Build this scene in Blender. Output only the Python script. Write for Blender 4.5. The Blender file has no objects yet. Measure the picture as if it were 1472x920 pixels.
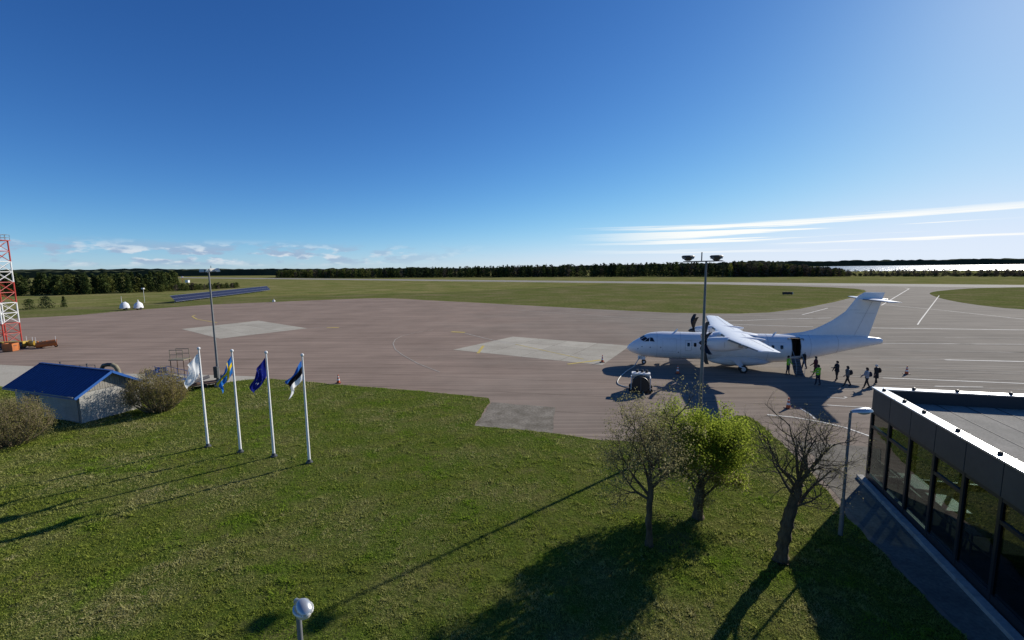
import bpy, bmesh, math, random
import numpy as np
from mathutils import Vector, Matrix, Euler
R = math.radians
scene = bpy.context.scene
col = scene.collection

# ---------------------------------------------------------------- camera
CAM_H = 10.15
PITCH, ROLL = R(6.75), R(0.57)
cd = bpy.data.cameras.new('camera'); cam = bpy.data.objects.new('camera', cd); col.objects.link(cam)
cd.sensor_width = 36; cd.lens = 630.0/1472*36; cd.clip_start = 0.1; cd.clip_end = 20000
fw = Vector((0, math.cos(PITCH), -math.sin(PITCH))); up0 = Vector((0, math.sin(PITCH), math.cos(PITCH))); rt0 = Vector((1, 0, 0))
rt = rt0*math.cos(ROLL) - up0*math.sin(ROLL); up = up0*math.cos(ROLL) + rt0*math.sin(ROLL)
M = Matrix((rt, up, -fw)).transposed().to_4x4(); M.translation = Vector((0, 0, CAM_H))
cam.matrix_world = M
scene.camera = cam

# ---------------------------------------------------------------- light
SUN_AZ = 51.5      # degrees clockwise from +Y
SUN_EL = 25.5
sl = bpy.data.lights.new('sun', 'SUN'); sl.energy = 4.9; sl.angle = R(0.53); sl.color = (1.0, 0.94, 0.84)
so = bpy.data.objects.new('sun', sl); col.objects.link(so)
sd = Vector((math.sin(R(SUN_AZ))*math.cos(R(SUN_EL)), math.cos(R(SUN_AZ))*math.cos(R(SUN_EL)), math.sin(R(SUN_EL))))
so.rotation_euler = sd.to_track_quat('Z', 'Y').to_euler(); so.location = sd*60

world = bpy.data.worlds.new('World'); scene.world = world; world.use_nodes = True
wn, wl = world.node_tree.nodes, world.node_tree.links
for n in list(wn): wn.remove(n)
wout = wn.new('ShaderNodeOutputWorld'); bg = wn.new('ShaderNodeBackground'); bg.inputs['Strength'].default_value = 0.077
sky = wn.new('ShaderNodeTexSky'); sky.sky_type = 'NISHITA'; sky.sun_disc = False
sky.sun_elevation = R(SUN_EL); sky.sun_rotation = R(SUN_AZ); sky.altitude = 0; sky.air_density = 0.6; sky.dust_density = 0.13; sky.ozone_density = 3.5
def wnode(t, **k):
    n = wn.new(t)
    for a, b in k.items(): setattr(n, a, b)
    return n
def wmath(op, a, b=None, c=None):
    n = wnode('ShaderNodeMath', operation=op)
    for i, v in enumerate((a, b, c)):
        if v is None: continue
        if isinstance(v, (int, float)): n.inputs[i].default_value = v
        else: wl.new(v, n.inputs[i])
    return n.outputs[0]
def wsmooth(v, lo, hi):
    n = wnode('ShaderNodeMapRange', interpolation_type='SMOOTHSTEP'); wl.new(v, n.inputs[0])
    n.inputs[1].default_value = lo; n.inputs[2].default_value = hi
    return n.outputs[0]
tc = wnode('ShaderNodeTexCoord'); sx = wnode('ShaderNodeSeparateXYZ'); wl.new(tc.outputs['Generated'], sx.inputs[0])
az = wmath('ARCTAN2', sx.outputs[0], sx.outputs[1])           # 0 = +Y, positive towards +X, radians
el = wmath('ARCSINE', sx.outputs[2])
def cloudnoise(sa, se, off, scale, detail=6, rough=0.55):
    c = wnode('ShaderNodeCombineXYZ'); wl.new(wmath('MULTIPLY', az, sa), c.inputs[0]); wl.new(wmath('MULTIPLY', el, se), c.inputs[1]); c.inputs[2].default_value = off
    n = wnode('ShaderNodeTexNoise'); wl.new(c.outputs[0], n.inputs['Vector']); n.inputs['Scale'].default_value = scale; n.inputs['Detail'].default_value = detail; n.inputs['Roughness'].default_value = rough
    return n.outputs[0]
# low cumulus away from the sun
cn = cloudnoise(1.0, 3.4, 3.1, 17.0)
cu = wsmooth(cn, 0.45, 0.57)
cu = wmath('MULTIPLY', cu, wmath('MULTIPLY', wsmooth(el, 0.004, 0.022), wsmooth(el, 0.062, 0.032)))
cu = wmath('MULTIPLY', cu, wsmooth(az, 0.05, -0.55))
# long thin streaks towards the sun
st = wsmooth(cloudnoise(0.34, 24.0, 1.72, 4.2, 5, 0.55), 0.52, 0.60)
st = wmath('MULTIPLY', st, wmath('MULTIPLY', wsmooth(el, 0.015, 0.045), wsmooth(el, 0.098, 0.078)))
st = wmath('MULTIPLY', st, wsmooth(az, 0.1, 0.42))
# a mild grade of the whole sky: deeper blue, as a phone camera records it
sep = wnode('ShaderNodeSeparateColor'); wl.new(sky.outputs[0], sep.inputs[0]); cmb = wnode('ShaderNodeCombineColor')
for i, (k, g, top) in enumerate(((1.68, 1.45, .68), (1.52, 1.2, .77), (1.50, 1.0, .92))):
    v = wmath('MULTIPLY', wmath('POWER', wmath('MULTIPLY', sep.outputs[i], 0.085), g), k)
    v = wmath('DIVIDE', v, wmath('POWER', wmath('ADD', wmath('POWER', wmath('DIVIDE', v, top), 3.0), 1.0), 1/3))     # soft shoulder
    wl.new(wmath('MULTIPLY', v, 1/0.085), cmb.inputs[i])
mix1 = wnode('ShaderNodeMix', data_type='RGBA'); wl.new(wmath('MULTIPLY', cu, 0.8), mix1.inputs['Factor']); wl.new(cmb.outputs[0], mix1.inputs['A'])
cc = wnode('ShaderNodeMix', data_type='RGBA'); wl.new(wsmooth(cloudnoise(1.0, 3.2, 7.4, 24.0), 0.48, 0.62), cc.inputs['Factor']); cc.inputs['A'].default_value = (3.6, 4.6, 6.4, 1); cc.inputs['B'].default_value = (8.0, 8.3, 8.8, 1); wl.new(cc.outputs['Result'], mix1.inputs['B'])
mix2 = wnode('ShaderNodeMix', data_type='RGBA'); wl.new(wmath('MULTIPLY', st, 0.9), mix2.inputs['Factor']); wl.new(mix1.outputs['Result'], mix2.inputs['A']); mix2.inputs['B'].default_value = (11.0, 10.9, 10.4, 1)
wl.new(mix2.outputs['Result'], bg.inputs['Color']); wl.new(bg.outputs[0], wout.inputs[0])

scene.view_settings.view_transform = 'Standard'; scene.view_settings.look = 'None'
scene.view_settings.exposure = 0.3; scene.view_settings.gamma = 1.0
scene.render.resolution_x = 1024; scene.render.resolution_y = 640

# ---------------------------------------------------------------- helpers
MATS = {}
def mat(name, c, rough=0.6, metal=0.0, var=0.0, vscale=1.0, c2=None, bump=0.0, bscale=20.0, spec=0.5, v2=None, stretch=None):
    """Principled material; colour varies with noise between c and c2 (or c darkened/lightened by var)."""
    if name in MATS: return MATS[name]
    m = bpy.data.materials.new(name); m.use_nodes = True; nt = m.node_tree; p = nt.nodes['Principled BSDF']
    p.inputs['Base Color'].default_value = (*c, 1); p.inputs['Roughness'].default_value = rough; p.inputs['Metallic'].default_value = metal
    p.inputs['Specular IOR Level'].default_value = spec
    if var or c2 or bump:
        t = nt.nodes.new('ShaderNodeTexCoord'); src = t.outputs['Object']
        if stretch:
            mp = nt.nodes.new('ShaderNodeMapping'); nt.links.new(src, mp.inputs[0]); mp.inputs['Scale'].default_value = stretch[:3]
            if len(stretch) > 3: mp.inputs['Rotation'].default_value = (0, 0, stretch[3])
            src = mp.outputs[0]
    if var or c2:
        n = nt.nodes.new('ShaderNodeTexNoise'); nt.links.new(src, n.inputs['Vector']); n.inputs['Scale'].default_value = vscale; n.inputs['Detail'].default_value = 8; n.inputs['Roughness'].default_value = 0.62
        mr = nt.nodes.new('ShaderNodeMapRange'); nt.links.new(n.outputs[0], mr.inputs[0]); mr.inputs[1].default_value = 0.32; mr.inputs[2].default_value = 0.68
        mx = nt.nodes.new('ShaderNodeMix'); mx.data_type = 'RGBA'; nt.links.new(mr.outputs[0], mx.inputs['Factor'])
        a = c if c2 else tuple(x*(1-var) for x in c); b = c2 or tuple(min(1, x*(1+var)) for x in c)
        mx.inputs['A'].default_value = (*a, 1); mx.inputs['B'].default_value = (*b, 1)
        out = mx.outputs['Result']
        if v2:      # second, finer or broader layer: (scale, amount)
            n2 = nt.nodes.new('ShaderNodeTexNoise'); nt.links.new(src, n2.inputs['Vector']); n2.inputs['Scale'].default_value = v2[0]; n2.inputs['Detail'].default_value = 6
            m2 = nt.nodes.new('ShaderNodeMapRange'); nt.links.new(n2.outputs[0], m2.inputs[0]); m2.inputs[1].default_value = 0.3; m2.inputs[2].default_value = 0.7; m2.inputs[3].default_value = 1-v2[1]; m2.inputs[4].default_value = 1+v2[1]
            vm = nt.nodes.new('ShaderNodeVectorMath'); vm.operation = 'SCALE'; nt.links.new(out, vm.inputs[0]); nt.links.new(m2.outputs[0], vm.inputs['Scale']); out = vm.outputs[0]
        nt.links.new(out, p.inputs['Base Color'])
    if bump:
        nb = nt.nodes.new('ShaderNodeTexNoise'); nt.links.new(src, nb.inputs['Vector']); nb.inputs['Scale'].default_value = bscale; nb.inputs['Detail'].default_value = 6
        bp = nt.nodes.new('ShaderNodeBump'); bp.inputs['Strength'].default_value = bump; bp.inputs['Distance'].default_value = 0.05
        nt.links.new(nb.outputs[0], bp.inputs['Height']); nt.links.new(bp.outputs[0], p.inputs['Normal'])
    MATS[name] = m
    return m

def leafmat(name, c, c2, trans=0.35, vscale=0.6):
    """Foliage: colour varies from leaf to leaf; light passes through."""
    if name in MATS: return MATS[name]
    m = bpy.data.materials.new(name); m.use_nodes = True; nt = m.node_tree
    for n in list(nt.nodes): nt.nodes.remove(n)
    o = nt.nodes.new('ShaderNodeOutputMaterial'); g = nt.nodes.new('ShaderNodeNewGeometry')
    mx = nt.nodes.new('ShaderNodeMix'); mx.data_type = 'RGBA'; nt.links.new(g.outputs['Random Per Island'], mx.inputs['Factor'])
    mx.inputs['A'].default_value = (*c, 1); mx.inputs['B'].default_value = (*c2, 1)
    d = nt.nodes.new('ShaderNodeBsdfDiffuse'); t = nt.nodes.new('ShaderNodeBsdfTranslucent'); s = nt.nodes.new('ShaderNodeMixShader'); s.inputs[0].default_value = trans
    nt.links.new(mx.outputs['Result'], d.inputs[0]); nt.links.new(mx.outputs['Result'], t.inputs[0])
    nt.links.new(d.outputs[0], s.inputs[1]); nt.links.new(t.outputs[0], s.inputs[2]); nt.links.new(s.outputs[0], o.inputs[0])
    MATS[name] = m
    return m

def tag(o, label=None, cat=None, group=None, kind=None):
    if label: o['label'] = label
    if cat: o['category'] = cat
    if group: o['group'] = group
    if kind: o['kind'] = kind
    return o
def empty(name, loc=(0, 0, 0), rz=0.0, label=None, cat=None, group=None):
    o = bpy.data.objects.new(name, None); col.objects.link(o); o.location = loc; o.rotation_euler = (0, 0, rz); o.empty_display_size = 0.2
    return tag(o, label, cat, group)
def copy_tree(o, parent=None):
    c = o.copy(); col.objects.link(c); c.parent = parent
    for ch in [x for x in col.objects if x.parent == o]: copy_tree(ch, c)
    return c

class MB:
    """collects shapes, then links them as ONE mesh object"""
    def __init__(s): s.v = []; s.f = []; s.m = []
    def add(s, vs, fs, m=0):
        k = len(s.v); s.v += [tuple(v) for v in vs]; s.f += [tuple(k+i for i in f) for f in fs]; s.m += [m]*len(fs); return s
    def box(s, c, d, rz=0, m=0, rot=None):
        hx, hy, hz = d[0]/2, d[1]/2, d[2]/2
        q = rot if rot is not None else Matrix.Rotation(rz, 3, 'Z')
        vs = [Vector(c) + q @ Vector((x*hx, y*hy, z*hz)) for x in (-1, 1) for y in (-1, 1) for z in (-1, 1)]
        return s.add(vs, [(0, 1, 3, 2), (4, 6, 7, 5), (0, 4, 5, 1), (2, 3, 7, 6), (0, 2, 6, 4), (1, 5, 7, 3)], m)
    def beam(s, a, b, w, h=None, m=0):
        a, b = Vector(a), Vector(b); d = b-a; q = d.to_track_quat('X', 'Z').to_matrix()
        return s.box((a+b)/2, (d.length, w, h or w), m=m, rot=q)
    def tube(s, pts, rad, n=8, m=0, cap=True):
        pts = [Vector(p) for p in pts]; N = len(pts); rad = rad if hasattr(rad, '__len__') else [rad]*N
        k = len(s.v); u = None
        for i, p in enumerate(pts):
            t = (pts[min(i+1, N-1)] - pts[max(i-1, 0)]); t = t.normalized() if t.length > 1e-9 else Vector((0, 0, 1))
            if u is None: u = t.orthogonal().normalized()
            else:
                u = u - t*u.dot(t); u = u.normalized() if u.length > 1e-6 else t.orthogonal().normalized()
            w = t.cross(u)
            for j in range(n):
                a = 2*math.pi*j/n; s.v.append(tuple(p + (u*math.cos(a)+w*math.sin(a))*rad[i]))
        for i in range(N-1):
            for j in range(n):
                s.f.append((k+i*n+j, k+i*n+(j+1) % n, k+(i+1)*n+(j+1) % n, k+(i+1)*n+j)); s.m.append(m)
        if cap:
            s.f.append(tuple(k+j for j in reversed(range(n)))); s.f.append(tuple(k+(N-1)*n+j for j in range(n))); s.m += [m, m]
        return s
    def rings(s, rs, m=0, cap=True, closed=True):
        k = len(s.v); n = len(rs[0])
        for r in rs: s.v += [tuple(p) for p in r]
        for i in range(len(rs)-1):
            for j in range(n if closed else n-1):
                s.f.append((k+i*n+j, k+i*n+(j+1) % n, k+(i+1)*n+(j+1) % n, k+(i+1)*n+j)); s.m.append(m)
        if cap:
            s.f.append(tuple(k+j for j in reversed(range(n)))); s.f.append(tuple(k+(len(rs)-1)*n+j for j in range(n))); s.m += [m, m]
        return s
    def lathe(s, prof, c=(0, 0, 0), n=16, m=0, axis='Z'):
        def P(r, h, a):
            x, y = r*math.cos(a), r*math.sin(a)
            if axis == 'Z': q = (x, y, h)
            elif axis == 'X': q = (h, x, y)
            else: q = (x, h, y)
            return Vector(c)+Vector(q)
        return s.rings([[P(r, h, 2*math.pi*j/n) for j in range(n)] for r, h in prof], m)
    def prism(s, poly, z0, z1, m=0):
        n = len(poly); vs = [(x, y, z0) for x, y in poly]+[(x, y, z1) for x, y in poly]
        return s.add(vs, [tuple(reversed(range(n))), tuple(range(n, 2*n))]+[(i, (i+1) % n, n+(i+1) % n, n+i) for i in range(n)], m)
    def build(s, name, mats, parent=None, smooth=False, bevel=0.0, recalc=False, loc=None):
        me = bpy.data.meshes.new(name); me.from_pydata(s.v, [], s.f)
        mats = mats if isinstance(mats, (list, tuple)) else [mats]
        for m in mats: me.materials.append(m)
        if len(mats) > 1: me.polygons.foreach_set('material_index', s.m)
        if recalc:
            bm = bmesh.new(); bm.from_mesh(me); bmesh.ops.recalc_face_normals(bm, faces=bm.faces); bm.to_mesh(me); bm.free()
        if smooth:
            me.polygons.foreach_set('use_smooth', [True]*len(me.polygons))
            try: me.set_sharp_from_angle(angle=R(40))
            except Exception: pass
        o = bpy.data.objects.new(name, me); col.objects.link(o)
        if parent: o.parent = parent
        if loc: o.location = loc
        if bevel:
            b = o.modifiers.new('bevel', 'BEVEL'); b.width = bevel; b.segments = 2; b.limit_method = 'ANGLE'
        return o
def sheet(name, poly, z, m, kind='structure', parent=None):
    bm = bmesh.new(); vs = [bm.verts.new((x, y, z)) for x, y in poly]; f = bm.faces.new(vs); f.normal_update()
    if f.normal.z < 0: f.normal_flip()
    bmesh.ops.triangulate(bm, faces=[f]); me = bpy.data.meshes.new(name); bm.to_mesh(me); bm.free(); me.materials.append(m)
    o = bpy.data.objects.new(name, me); col.objects.link(o)
    if parent: o.parent = parent
    elif kind: o['kind'] = kind
    return o
def smooth_poly(pts, it=2):
    for _ in range(it):
        q = []
        for i in range(len(pts)):
            a, b = pts[i], pts[(i+1) % len(pts)]
            q += [(a[0]*.75+b[0]*.25, a[1]*.75+b[1]*.25), (a[0]*.25+b[0]*.75, a[1]*.25+b[1]*.75)]
        pts = q
    return pts
def np_mesh(name, V, F, mats, midx=None, parent=None):
    """big triangle soup: V (n,3), F (m,3)"""
    me = bpy.data.meshes.new(name); me.vertices.add(len(V)); me.vertices.foreach_set('co', np.asarray(V, np.float32).ravel())
    nf = len(F); me.loops.add(nf*3); me.loops.foreach_set('vertex_index', np.asarray(F, np.int32).ravel())
    me.polygons.add(nf); me.polygons.foreach_set('loop_start', np.arange(0, nf*3, 3, dtype=np.int32))
    for m in mats: me.materials.append(m)
    if midx is not None: me.polygons.foreach_set('material_index', np.asarray(midx, np.int32))
    me.update(); o = bpy.data.objects.new(name, me); col.objects.link(o)
    if parent: o.parent = parent
    return o

# ---------------------------------------------------------------- ground, paving, water
def ground_material(name, cols, scale, fine, bump, dirt=None):
    """several grass tones laid over each other by noise in world metres"""
    m = bpy.data.materials.new(name); m.use_nodes = True; nt = m.node_tree; p = nt.nodes['Principled BSDF']; p.inputs['Roughness'].default_value = 1.0; p.inputs['Specular IOR Level'].default_value = 0.0
    t = nt.nodes.new('ShaderNodeTexCoord')
    def noise(sc, det=8, off=0.0, ro=0.6):
        mp = nt.nodes.new('ShaderNodeMapping'); nt.links.new(t.outputs['Object'], mp.inputs[0]); mp.inputs['Location'].default_value = (off, off*1.7, 0)
        n = nt.nodes.new('ShaderNodeTexNoise'); nt.links.new(mp.outputs[0], n.inputs['Vector']); n.inputs['Scale'].default_value = sc; n.inputs['Detail'].default_value = det; n.inputs['Roughness'].default_value = ro
        return n.outputs[0]
    out = None
    for i, c in enumerate(cols):
        if out is None:
            rgb = nt.nodes.new('ShaderNodeRGB'); rgb.outputs[0].default_value = (*c, 1); out = rgb.outputs[0]; continue
        mr = nt.nodes.new('ShaderNodeMapRange'); nt.links.new(noise(scale*(1+1.3*i), 8, 13.7*i), mr.inputs[0]); mr.inputs[1].default_value = 0.42; mr.inputs[2].default_value = 0.64
        mx = nt.nodes.new('ShaderNodeMix'); mx.data_type = 'RGBA'; nt.links.new(mr.outputs[0], mx.inputs['Factor']); nt.links.new(out, mx.inputs['A']); mx.inputs['B'].default_value = (*c, 1); out = mx.outputs['Result']
    mr = nt.nodes.new('ShaderNodeMapRange'); nt.links.new(noise(fine, 5), mr.inputs[0]); mr.inputs[1].default_value = 0.3; mr.inputs[2].default_value = 0.7; mr.inputs[3].default_value = 0.6; mr.inputs[4].default_value = 1.4
    vm = nt.nodes.new('ShaderNodeVectorMath'); vm.operation = 'SCALE'; nt.links.new(out, vm.inputs[0]); nt.links.new(mr.outputs[0], vm.inputs['Scale'])
    nt.links.new(vm.outputs[0], p.inputs['Base Color'])
    bp = nt.nodes.new('ShaderNodeBump'); bp.inputs['Strength'].default_value = bump; bp.inputs['Distance'].default_value = 0.08
    nt.links.new(noise(fine*0.8, 6), bp.inputs['Height']); nt.links.new(bp.outputs[0], p.inputs['Normal'])
    return m
m_field = ground_material('field_grass', [(0.165, 0.16, 0.055), (0.235, 0.205, 0.095), (0.12, 0.14, 0.04)], 0.02, 1.2, 0.6)
m_infield = ground_material('infield_grass', [(0.125, 0.128, 0.045), (0.17, 0.15, 0.075), (0.10, 0.118, 0.034)], 0.03, 1.5, 0.6)
m_lawn = ground_material('lawn_soil_grass', [(0.075, 0.10, 0.02), (0.12, 0.115, 0.04), (0.06, 0.095, 0.012)], 0.22, 9.0, 1.0)

def asphalt_material():
    m = bpy.data.materials.new('apron_asphalt'); m.use_nodes = True; nt = m.node_tree; p = nt.nodes['Principled BSDF']; p.inputs['Roughness'].default_value = 0.95; p.inputs['Specular IOR Level'].default_value = 0.04
    L = nt.links; t = nt.nodes.new('ShaderNodeTexCoord')
    def mp(scale=(1, 1, 1), rz=0.0):
        n = nt.nodes.new('ShaderNodeMapping'); L.new(t.outputs['Object'], n.inputs[0]); n.inputs['Scale'].default_value = scale; n.inputs['Rotation'].default_value = (0, 0, rz); return n.outputs[0]
    def noise(v, sc, det=6, ro=0.6):
        n = nt.nodes.new('ShaderNodeTexNoise'); L.new(v, n.inputs['Vector']); n.inputs['Scale'].default_value = sc; n.inputs['Detail'].default_value = det; n.inputs['Roughness'].default_value = ro; return n.outputs[0]
    def rng(v, a, b, c=0.0, d=1.0):
        n = nt.nodes.new('ShaderNodeMapRange'); L.new(v, n.inputs[0]); n.inputs[1].default_value = a; n.inputs[2].default_value = b; n.inputs[3].default_value = c; n.inputs[4].default_value = d; return n.outputs[0]
    def mulc(c, f):
        n = nt.nodes.new('ShaderNodeVectorMath'); n.operation = 'SCALE'; L.new(c, n.inputs[0]); L.new(f, n.inputs['Scale']); return n.outputs[0]
    # older reddish aggregate on the west side, greyer re-laid surface to the east
    sxyz = nt.nodes.new('ShaderNodeSeparateXYZ'); L.new(t.outputs['Object'], sxyz.inputs[0])
    add = nt.nodes.new('ShaderNodeMath'); add.operation = 'ADD'; L.new(sxyz.outputs[0], add.inputs[0]); L.new(rng(noise(mp(), 0.05), 0.3, 0.7, -14, 14), add.inputs[1])
    mx = nt.nodes.new('ShaderNodeMix'); mx.data_type = 'RGBA'; L.new(rng(add.outputs[0], -12, 40), mx.inputs['Factor'])
    mx.inputs['A'].default_value = (0.260, 0.198, 0.158, 1); mx.inputs['B'].default_value = (0.215, 0.192, 0.160, 1)
    c = mulc(mx.outputs['Result'], rng(noise(mp(), 0.12, 9, 0.62), 0.3, 0.7, 0.84, 1.14))
    c = mulc(c, rng(noise(mp((0.04, 1.0, 1), R(12)), 0.9, 5), 0.35, 0.65, 0.9, 1.08))     # paving lanes
    c = mulc(c, rng(noise(mp((0.012, 1.0, 1), R(11)), 2.6, 3), 0.36, 0.64, 0.86, 1.1))    # narrow roller lines
    c = mulc(c, rng(noise(mp(), 30, 3), 0.25, 0.75, 0.9, 1.1))
    # sealed joints between paving lanes, a little over four metres apart
    sj = nt.nodes.new('ShaderNodeSeparateXYZ'); L.new(mp((1, 1, 1), R(11)), sj.inputs[0])
    ma = nt.nodes.new('ShaderNodeMath'); ma.operation = 'ADD'; L.new(sj.outputs[1], ma.inputs[0]); L.new(rng(noise(mp(), 0.25), 0.3, 0.7, -.15, .15), ma.inputs[1])
    mo = nt.nodes.new('ShaderNodeMath'); mo.operation = 'PINGPONG'; mo.inputs[1].default_value = 2.15; L.new(ma.outputs[0], mo.inputs[0])
    c = mulc(c, rng(mo.outputs[0], 0.05, 0.11, 0.76, 1.0))
    # dark oil and tyre stains
    c = mulc(c, rng(noise(mp((0.35, 1, 1), R(12)), 0.5, 8, 0.7), 0.62, 0.74, 1.0, 0.72))
    L.new(c, p.inputs['Base Color'])
    bp = nt.nodes.new('ShaderNodeBump'); bp.inputs['Strength'].default_value = 0.25; bp.inputs['Distance'].default_value = 0.01; L.new(noise(mp(), 60, 3), bp.inputs['Height']); L.new(bp.outputs[0], p.inputs['Normal'])
    return m
m_asph = asphalt_material()
m_conc = mat('pale_concrete', (0.35, 0.32, 0.26), 0.9, spec=0.05, c2=(0.43, 0.40, 0.33), vscale=0.35, v2=(6.0, 0.12), bump=0.15, bscale=30)
m_oldconc = mat('weathered_concrete', (0.13, 0.115, 0.09), 0.95, spec=0.05, c2=(0.25, 0.225, 0.185), vscale=0.9, v2=(7.0, 0.25), bump=0.4, bscale=14)
m_walk = mat('walkway_paving', (0.12, 0.11, 0.095), 0.95, spec=0.05, c2=(0.20, 0.185, 0.155), vscale=0.8, v2=(9, 0.2), bump=0.3, bscale=20)
m_rwy = mat('runway_asphalt', (0.25, 0.235, 0.2), 0.9, spec=0.05, c2=(0.31, 0.29, 0.25), vscale=0.05, v2=(0.6, 0.08))
m_white = mat('worn_white_paint', (0.74, 0.72, 0.66), 0.8, spec=0.05, c2=(0.52, 0.5, 0.45), vscale=0.9, v2=(8, 0.15))
m_faint = mat('faded_white_paint', (0.46, 0.43, 0.38), 0.85, spec=0.05, c2=(0.30, 0.275, 0.235), vscale=0.6)
m_yellow = mat('worn_yellow_paint', (0.55, 0.42, 0.10), 0.8, spec=0.05, c2=(0.42, 0.34, 0.15), vscale=0.8)

N = 96
sheet('ground', [(9000*math.cos(2*math.pi*i/N), 9000*math.sin(2*math.pi*i/N)) for i in range(N)], 0.0, m_field)
apron = sheet('apron', [(-190, 62), (-113.5, 96.7), (-104, 104), (-101, 116.4), (-92.3, 133.2), (-61.5, 151.3), (-52, 155), (-44, 155.5), (-7.3, 128), (19.5, 107.4), (34.5, 96.6), (42, 94), (48.5, 93.2), (56, 95), (67.5, 102.2), (89.2, 120.7), (110, 140), (123, 154), (136, 168), (143, 178), (147, 188), (146, 200), (139, 215), (124, 233),
    (118, 246), (420, 36), (420, -80), (40, -80), (25, -30), (6, 18), (0, 20), (-45, 28), (-190, 38)], 0.006, m_asph)
RD = Vector((0.822, -0.57)); RN = Vector((0.57, 0.822))
def rw(u, n): q = RD*u+RN*n; return (q.x, q.y)
sheet('runway', [rw(-900, 268), rw(-900, 303), rw(900, 303), rw(900, 268)], 0.016, m_rwy)
sheet('taxiway_island', smooth_poly([(133, 138), (150, 158), (172, 172), (196, 184), (225, 186), (420, 52), (420, -40), (200, 20), (140, 55), (110.8, 94.3), (114.5, 108), (122, 122)], 2), 0.02, m_infield)
# greener mown strip alongside the apron edge
sheet('mown_strip', [(-170, 90), (-113.6, 97.6), (-104.6, 104.6), (-101.6, 117), (-92.8, 134), (-61.7, 152.2), (-52, 156), (-43.8, 156.5), (-6.8, 128.8), (19.9, 108.2), (34.8, 97.4), (42, 94.8), (48.3, 94), (55.5, 95.8), (66.8, 103), (88.4, 121.5), (109.4, 140.8), (122, 154.6), (135, 168.6), (141.8, 178.2), (145.5, 188), (144.6, 199.6), (138, 214), (123, 231),
    (60, 272), (20, 230), (-30, 190), (-60, 185), (-110, 170), (-125, 130), (-190, 110)], 0.004, m_infield)
lawn_poly = [(-90, -20), (-90, 41), (-47, 38.6), (-40, 37.9), (-34, 37.1), (-29.5, 36.9), (-27.5, 38.2), (-25.2, 39.9), (-23.8, 40.6), (-20.5, 39.8), (-15.9, 38.1), (-12, 37.0), (-8, 35.8), (-4.4, 34.5), (-1.9, 33.5), (-1.75, 32.6), (-2.1, 30), (-2.5, 27.45), (0, 26.75), (2.3, 26.05), (4.1, 25.3), (5, 24.9), (8.8, 24.2), (11.2, 25.4), (13.4, 27.3), (15.2, 28.9), (15.9, 28.7), (16.0, 27.4), (15.6, 25.4), (15.1, 22.6), (14.6, 20.4), (14.2, 18.8), (13.6, 17.2), (13.1, 14.8), (12.55, 12.3), (12.0, 9.5), (10, 0), (6, -20)]
def ragged(poly, step, amp, seed):
    rng = random.Random(seed); out = []
    for i in range(len(poly)):
        a, b = Vector(poly[i]), Vector(poly[(i+1) % len(poly)]); L = (b-a).length; n = max(1, int(L/step)) if L < 20 else 1
        for k in range(n):
            p = a.lerp(b, k/n); d = (b-a).normalized(); o = rng.uniform(-amp, amp) if k else 0
            out.append((p.x-d.y*o, p.y+d.x*o))
    return out
lawn_poly = ragged(lawn_poly, 0.35, 0.07, 4)
sheet('lawn', lawn_poly, 0.03, m_lawn)
m_joint = mat('slab_joint', (0.20, 0.18, 0.15), 0.95, spec=0.05, var=0.15)
def slab_material():
    m = m_conc.copy(); m.name = 'slab_concrete'; nt = m.node_tree; p = nt.nodes['Principled BSDF']; src = p.inputs['Base Color'].links[0].from_socket
    oi = nt.nodes.new('ShaderNodeObjectInfo'); mr = nt.nodes.new('ShaderNodeMapRange'); nt.links.new(oi.outputs['Random'], mr.inputs[0]); mr.inputs[3].default_value = 0.90; mr.inputs[4].default_value = 1.05
    vm = nt.nodes.new('ShaderNodeVectorMath'); vm.operation = 'SCALE'; nt.links.new(src, vm.inputs[0]); nt.links.new(mr.outputs[0], vm.inputs['Scale']); nt.links.new(vm.outputs[0], p.inputs['Base Color'])
    return m
m_slab = slab_material()
def stand(c, nu, nv):
    """concrete aircraft stand cast in slabs with narrow joints"""
    c = [Vector(q) for q in c]; base = sheet('concrete_stand', [tuple(q) for q in c], 0.010, m_joint)
    def P(u, v): return (c[0]*(1-u)+c[1]*u)*(1-v)+(c[3]*(1-u)+c[2]*u)*v
    for i in range(nu):
        for j in range(nv):
            e, f = .03/((c[1]-c[0]).length), .03/((c[3]-c[0]).length); u0, u1, v0, v1 = i/nu+e, (i+1)/nu-e, j/nv+f, (j+1)/nv-f
            sheet('slab', [tuple(P(u, v)) for u, v in ((u0, v0), (u1, v0), (u1, v1), (u0, v1))], 0.016, m_slab, parent=base)
stand([(-58.6, 77.0), (-51.8, 89.0), (-35.9, 76.3), (-44.1, 65.4)], 3, 4)
stand([(-7.5, 54.4), (0.1, 64.6), (15.3, 56.0), (9.4, 44.8)], 3, 4)
sheet('concrete_hardstanding', [(-90, 41.0), (-90, 52), (-57, 48), (-52.3, 47), (-47.9, 44.8), (-40, 43.2), (-31, 42.4), (-23.6, 41.2), (-25, 38.5), (-30, 34.5), (-48, 36)], 0.012, m_conc)
sheet('old_concrete_slab', ragged([(-1.6, 32.4), (3.1, 31.05), (2.4, 26.0), (-2.5, 27.4)], 0.5, 0.06, 2), 0.018, m_oldconc)
sheet('walkway', [(14.9, 20.6), (16.2, 22.5), (24, 21.5), (26, 18), (14, -12), (9, -12), (12.2, 10.0), (12.9, 13.2), (13.8, 16.8), (14.4, 18.6)], 0.016, m_walk)
sheet('concrete_apron_strip', [(16.0, 24.6), (30, 20.6), (30, 18.5), (16.2, 21.6)], 0.02, m_walk)

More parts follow.
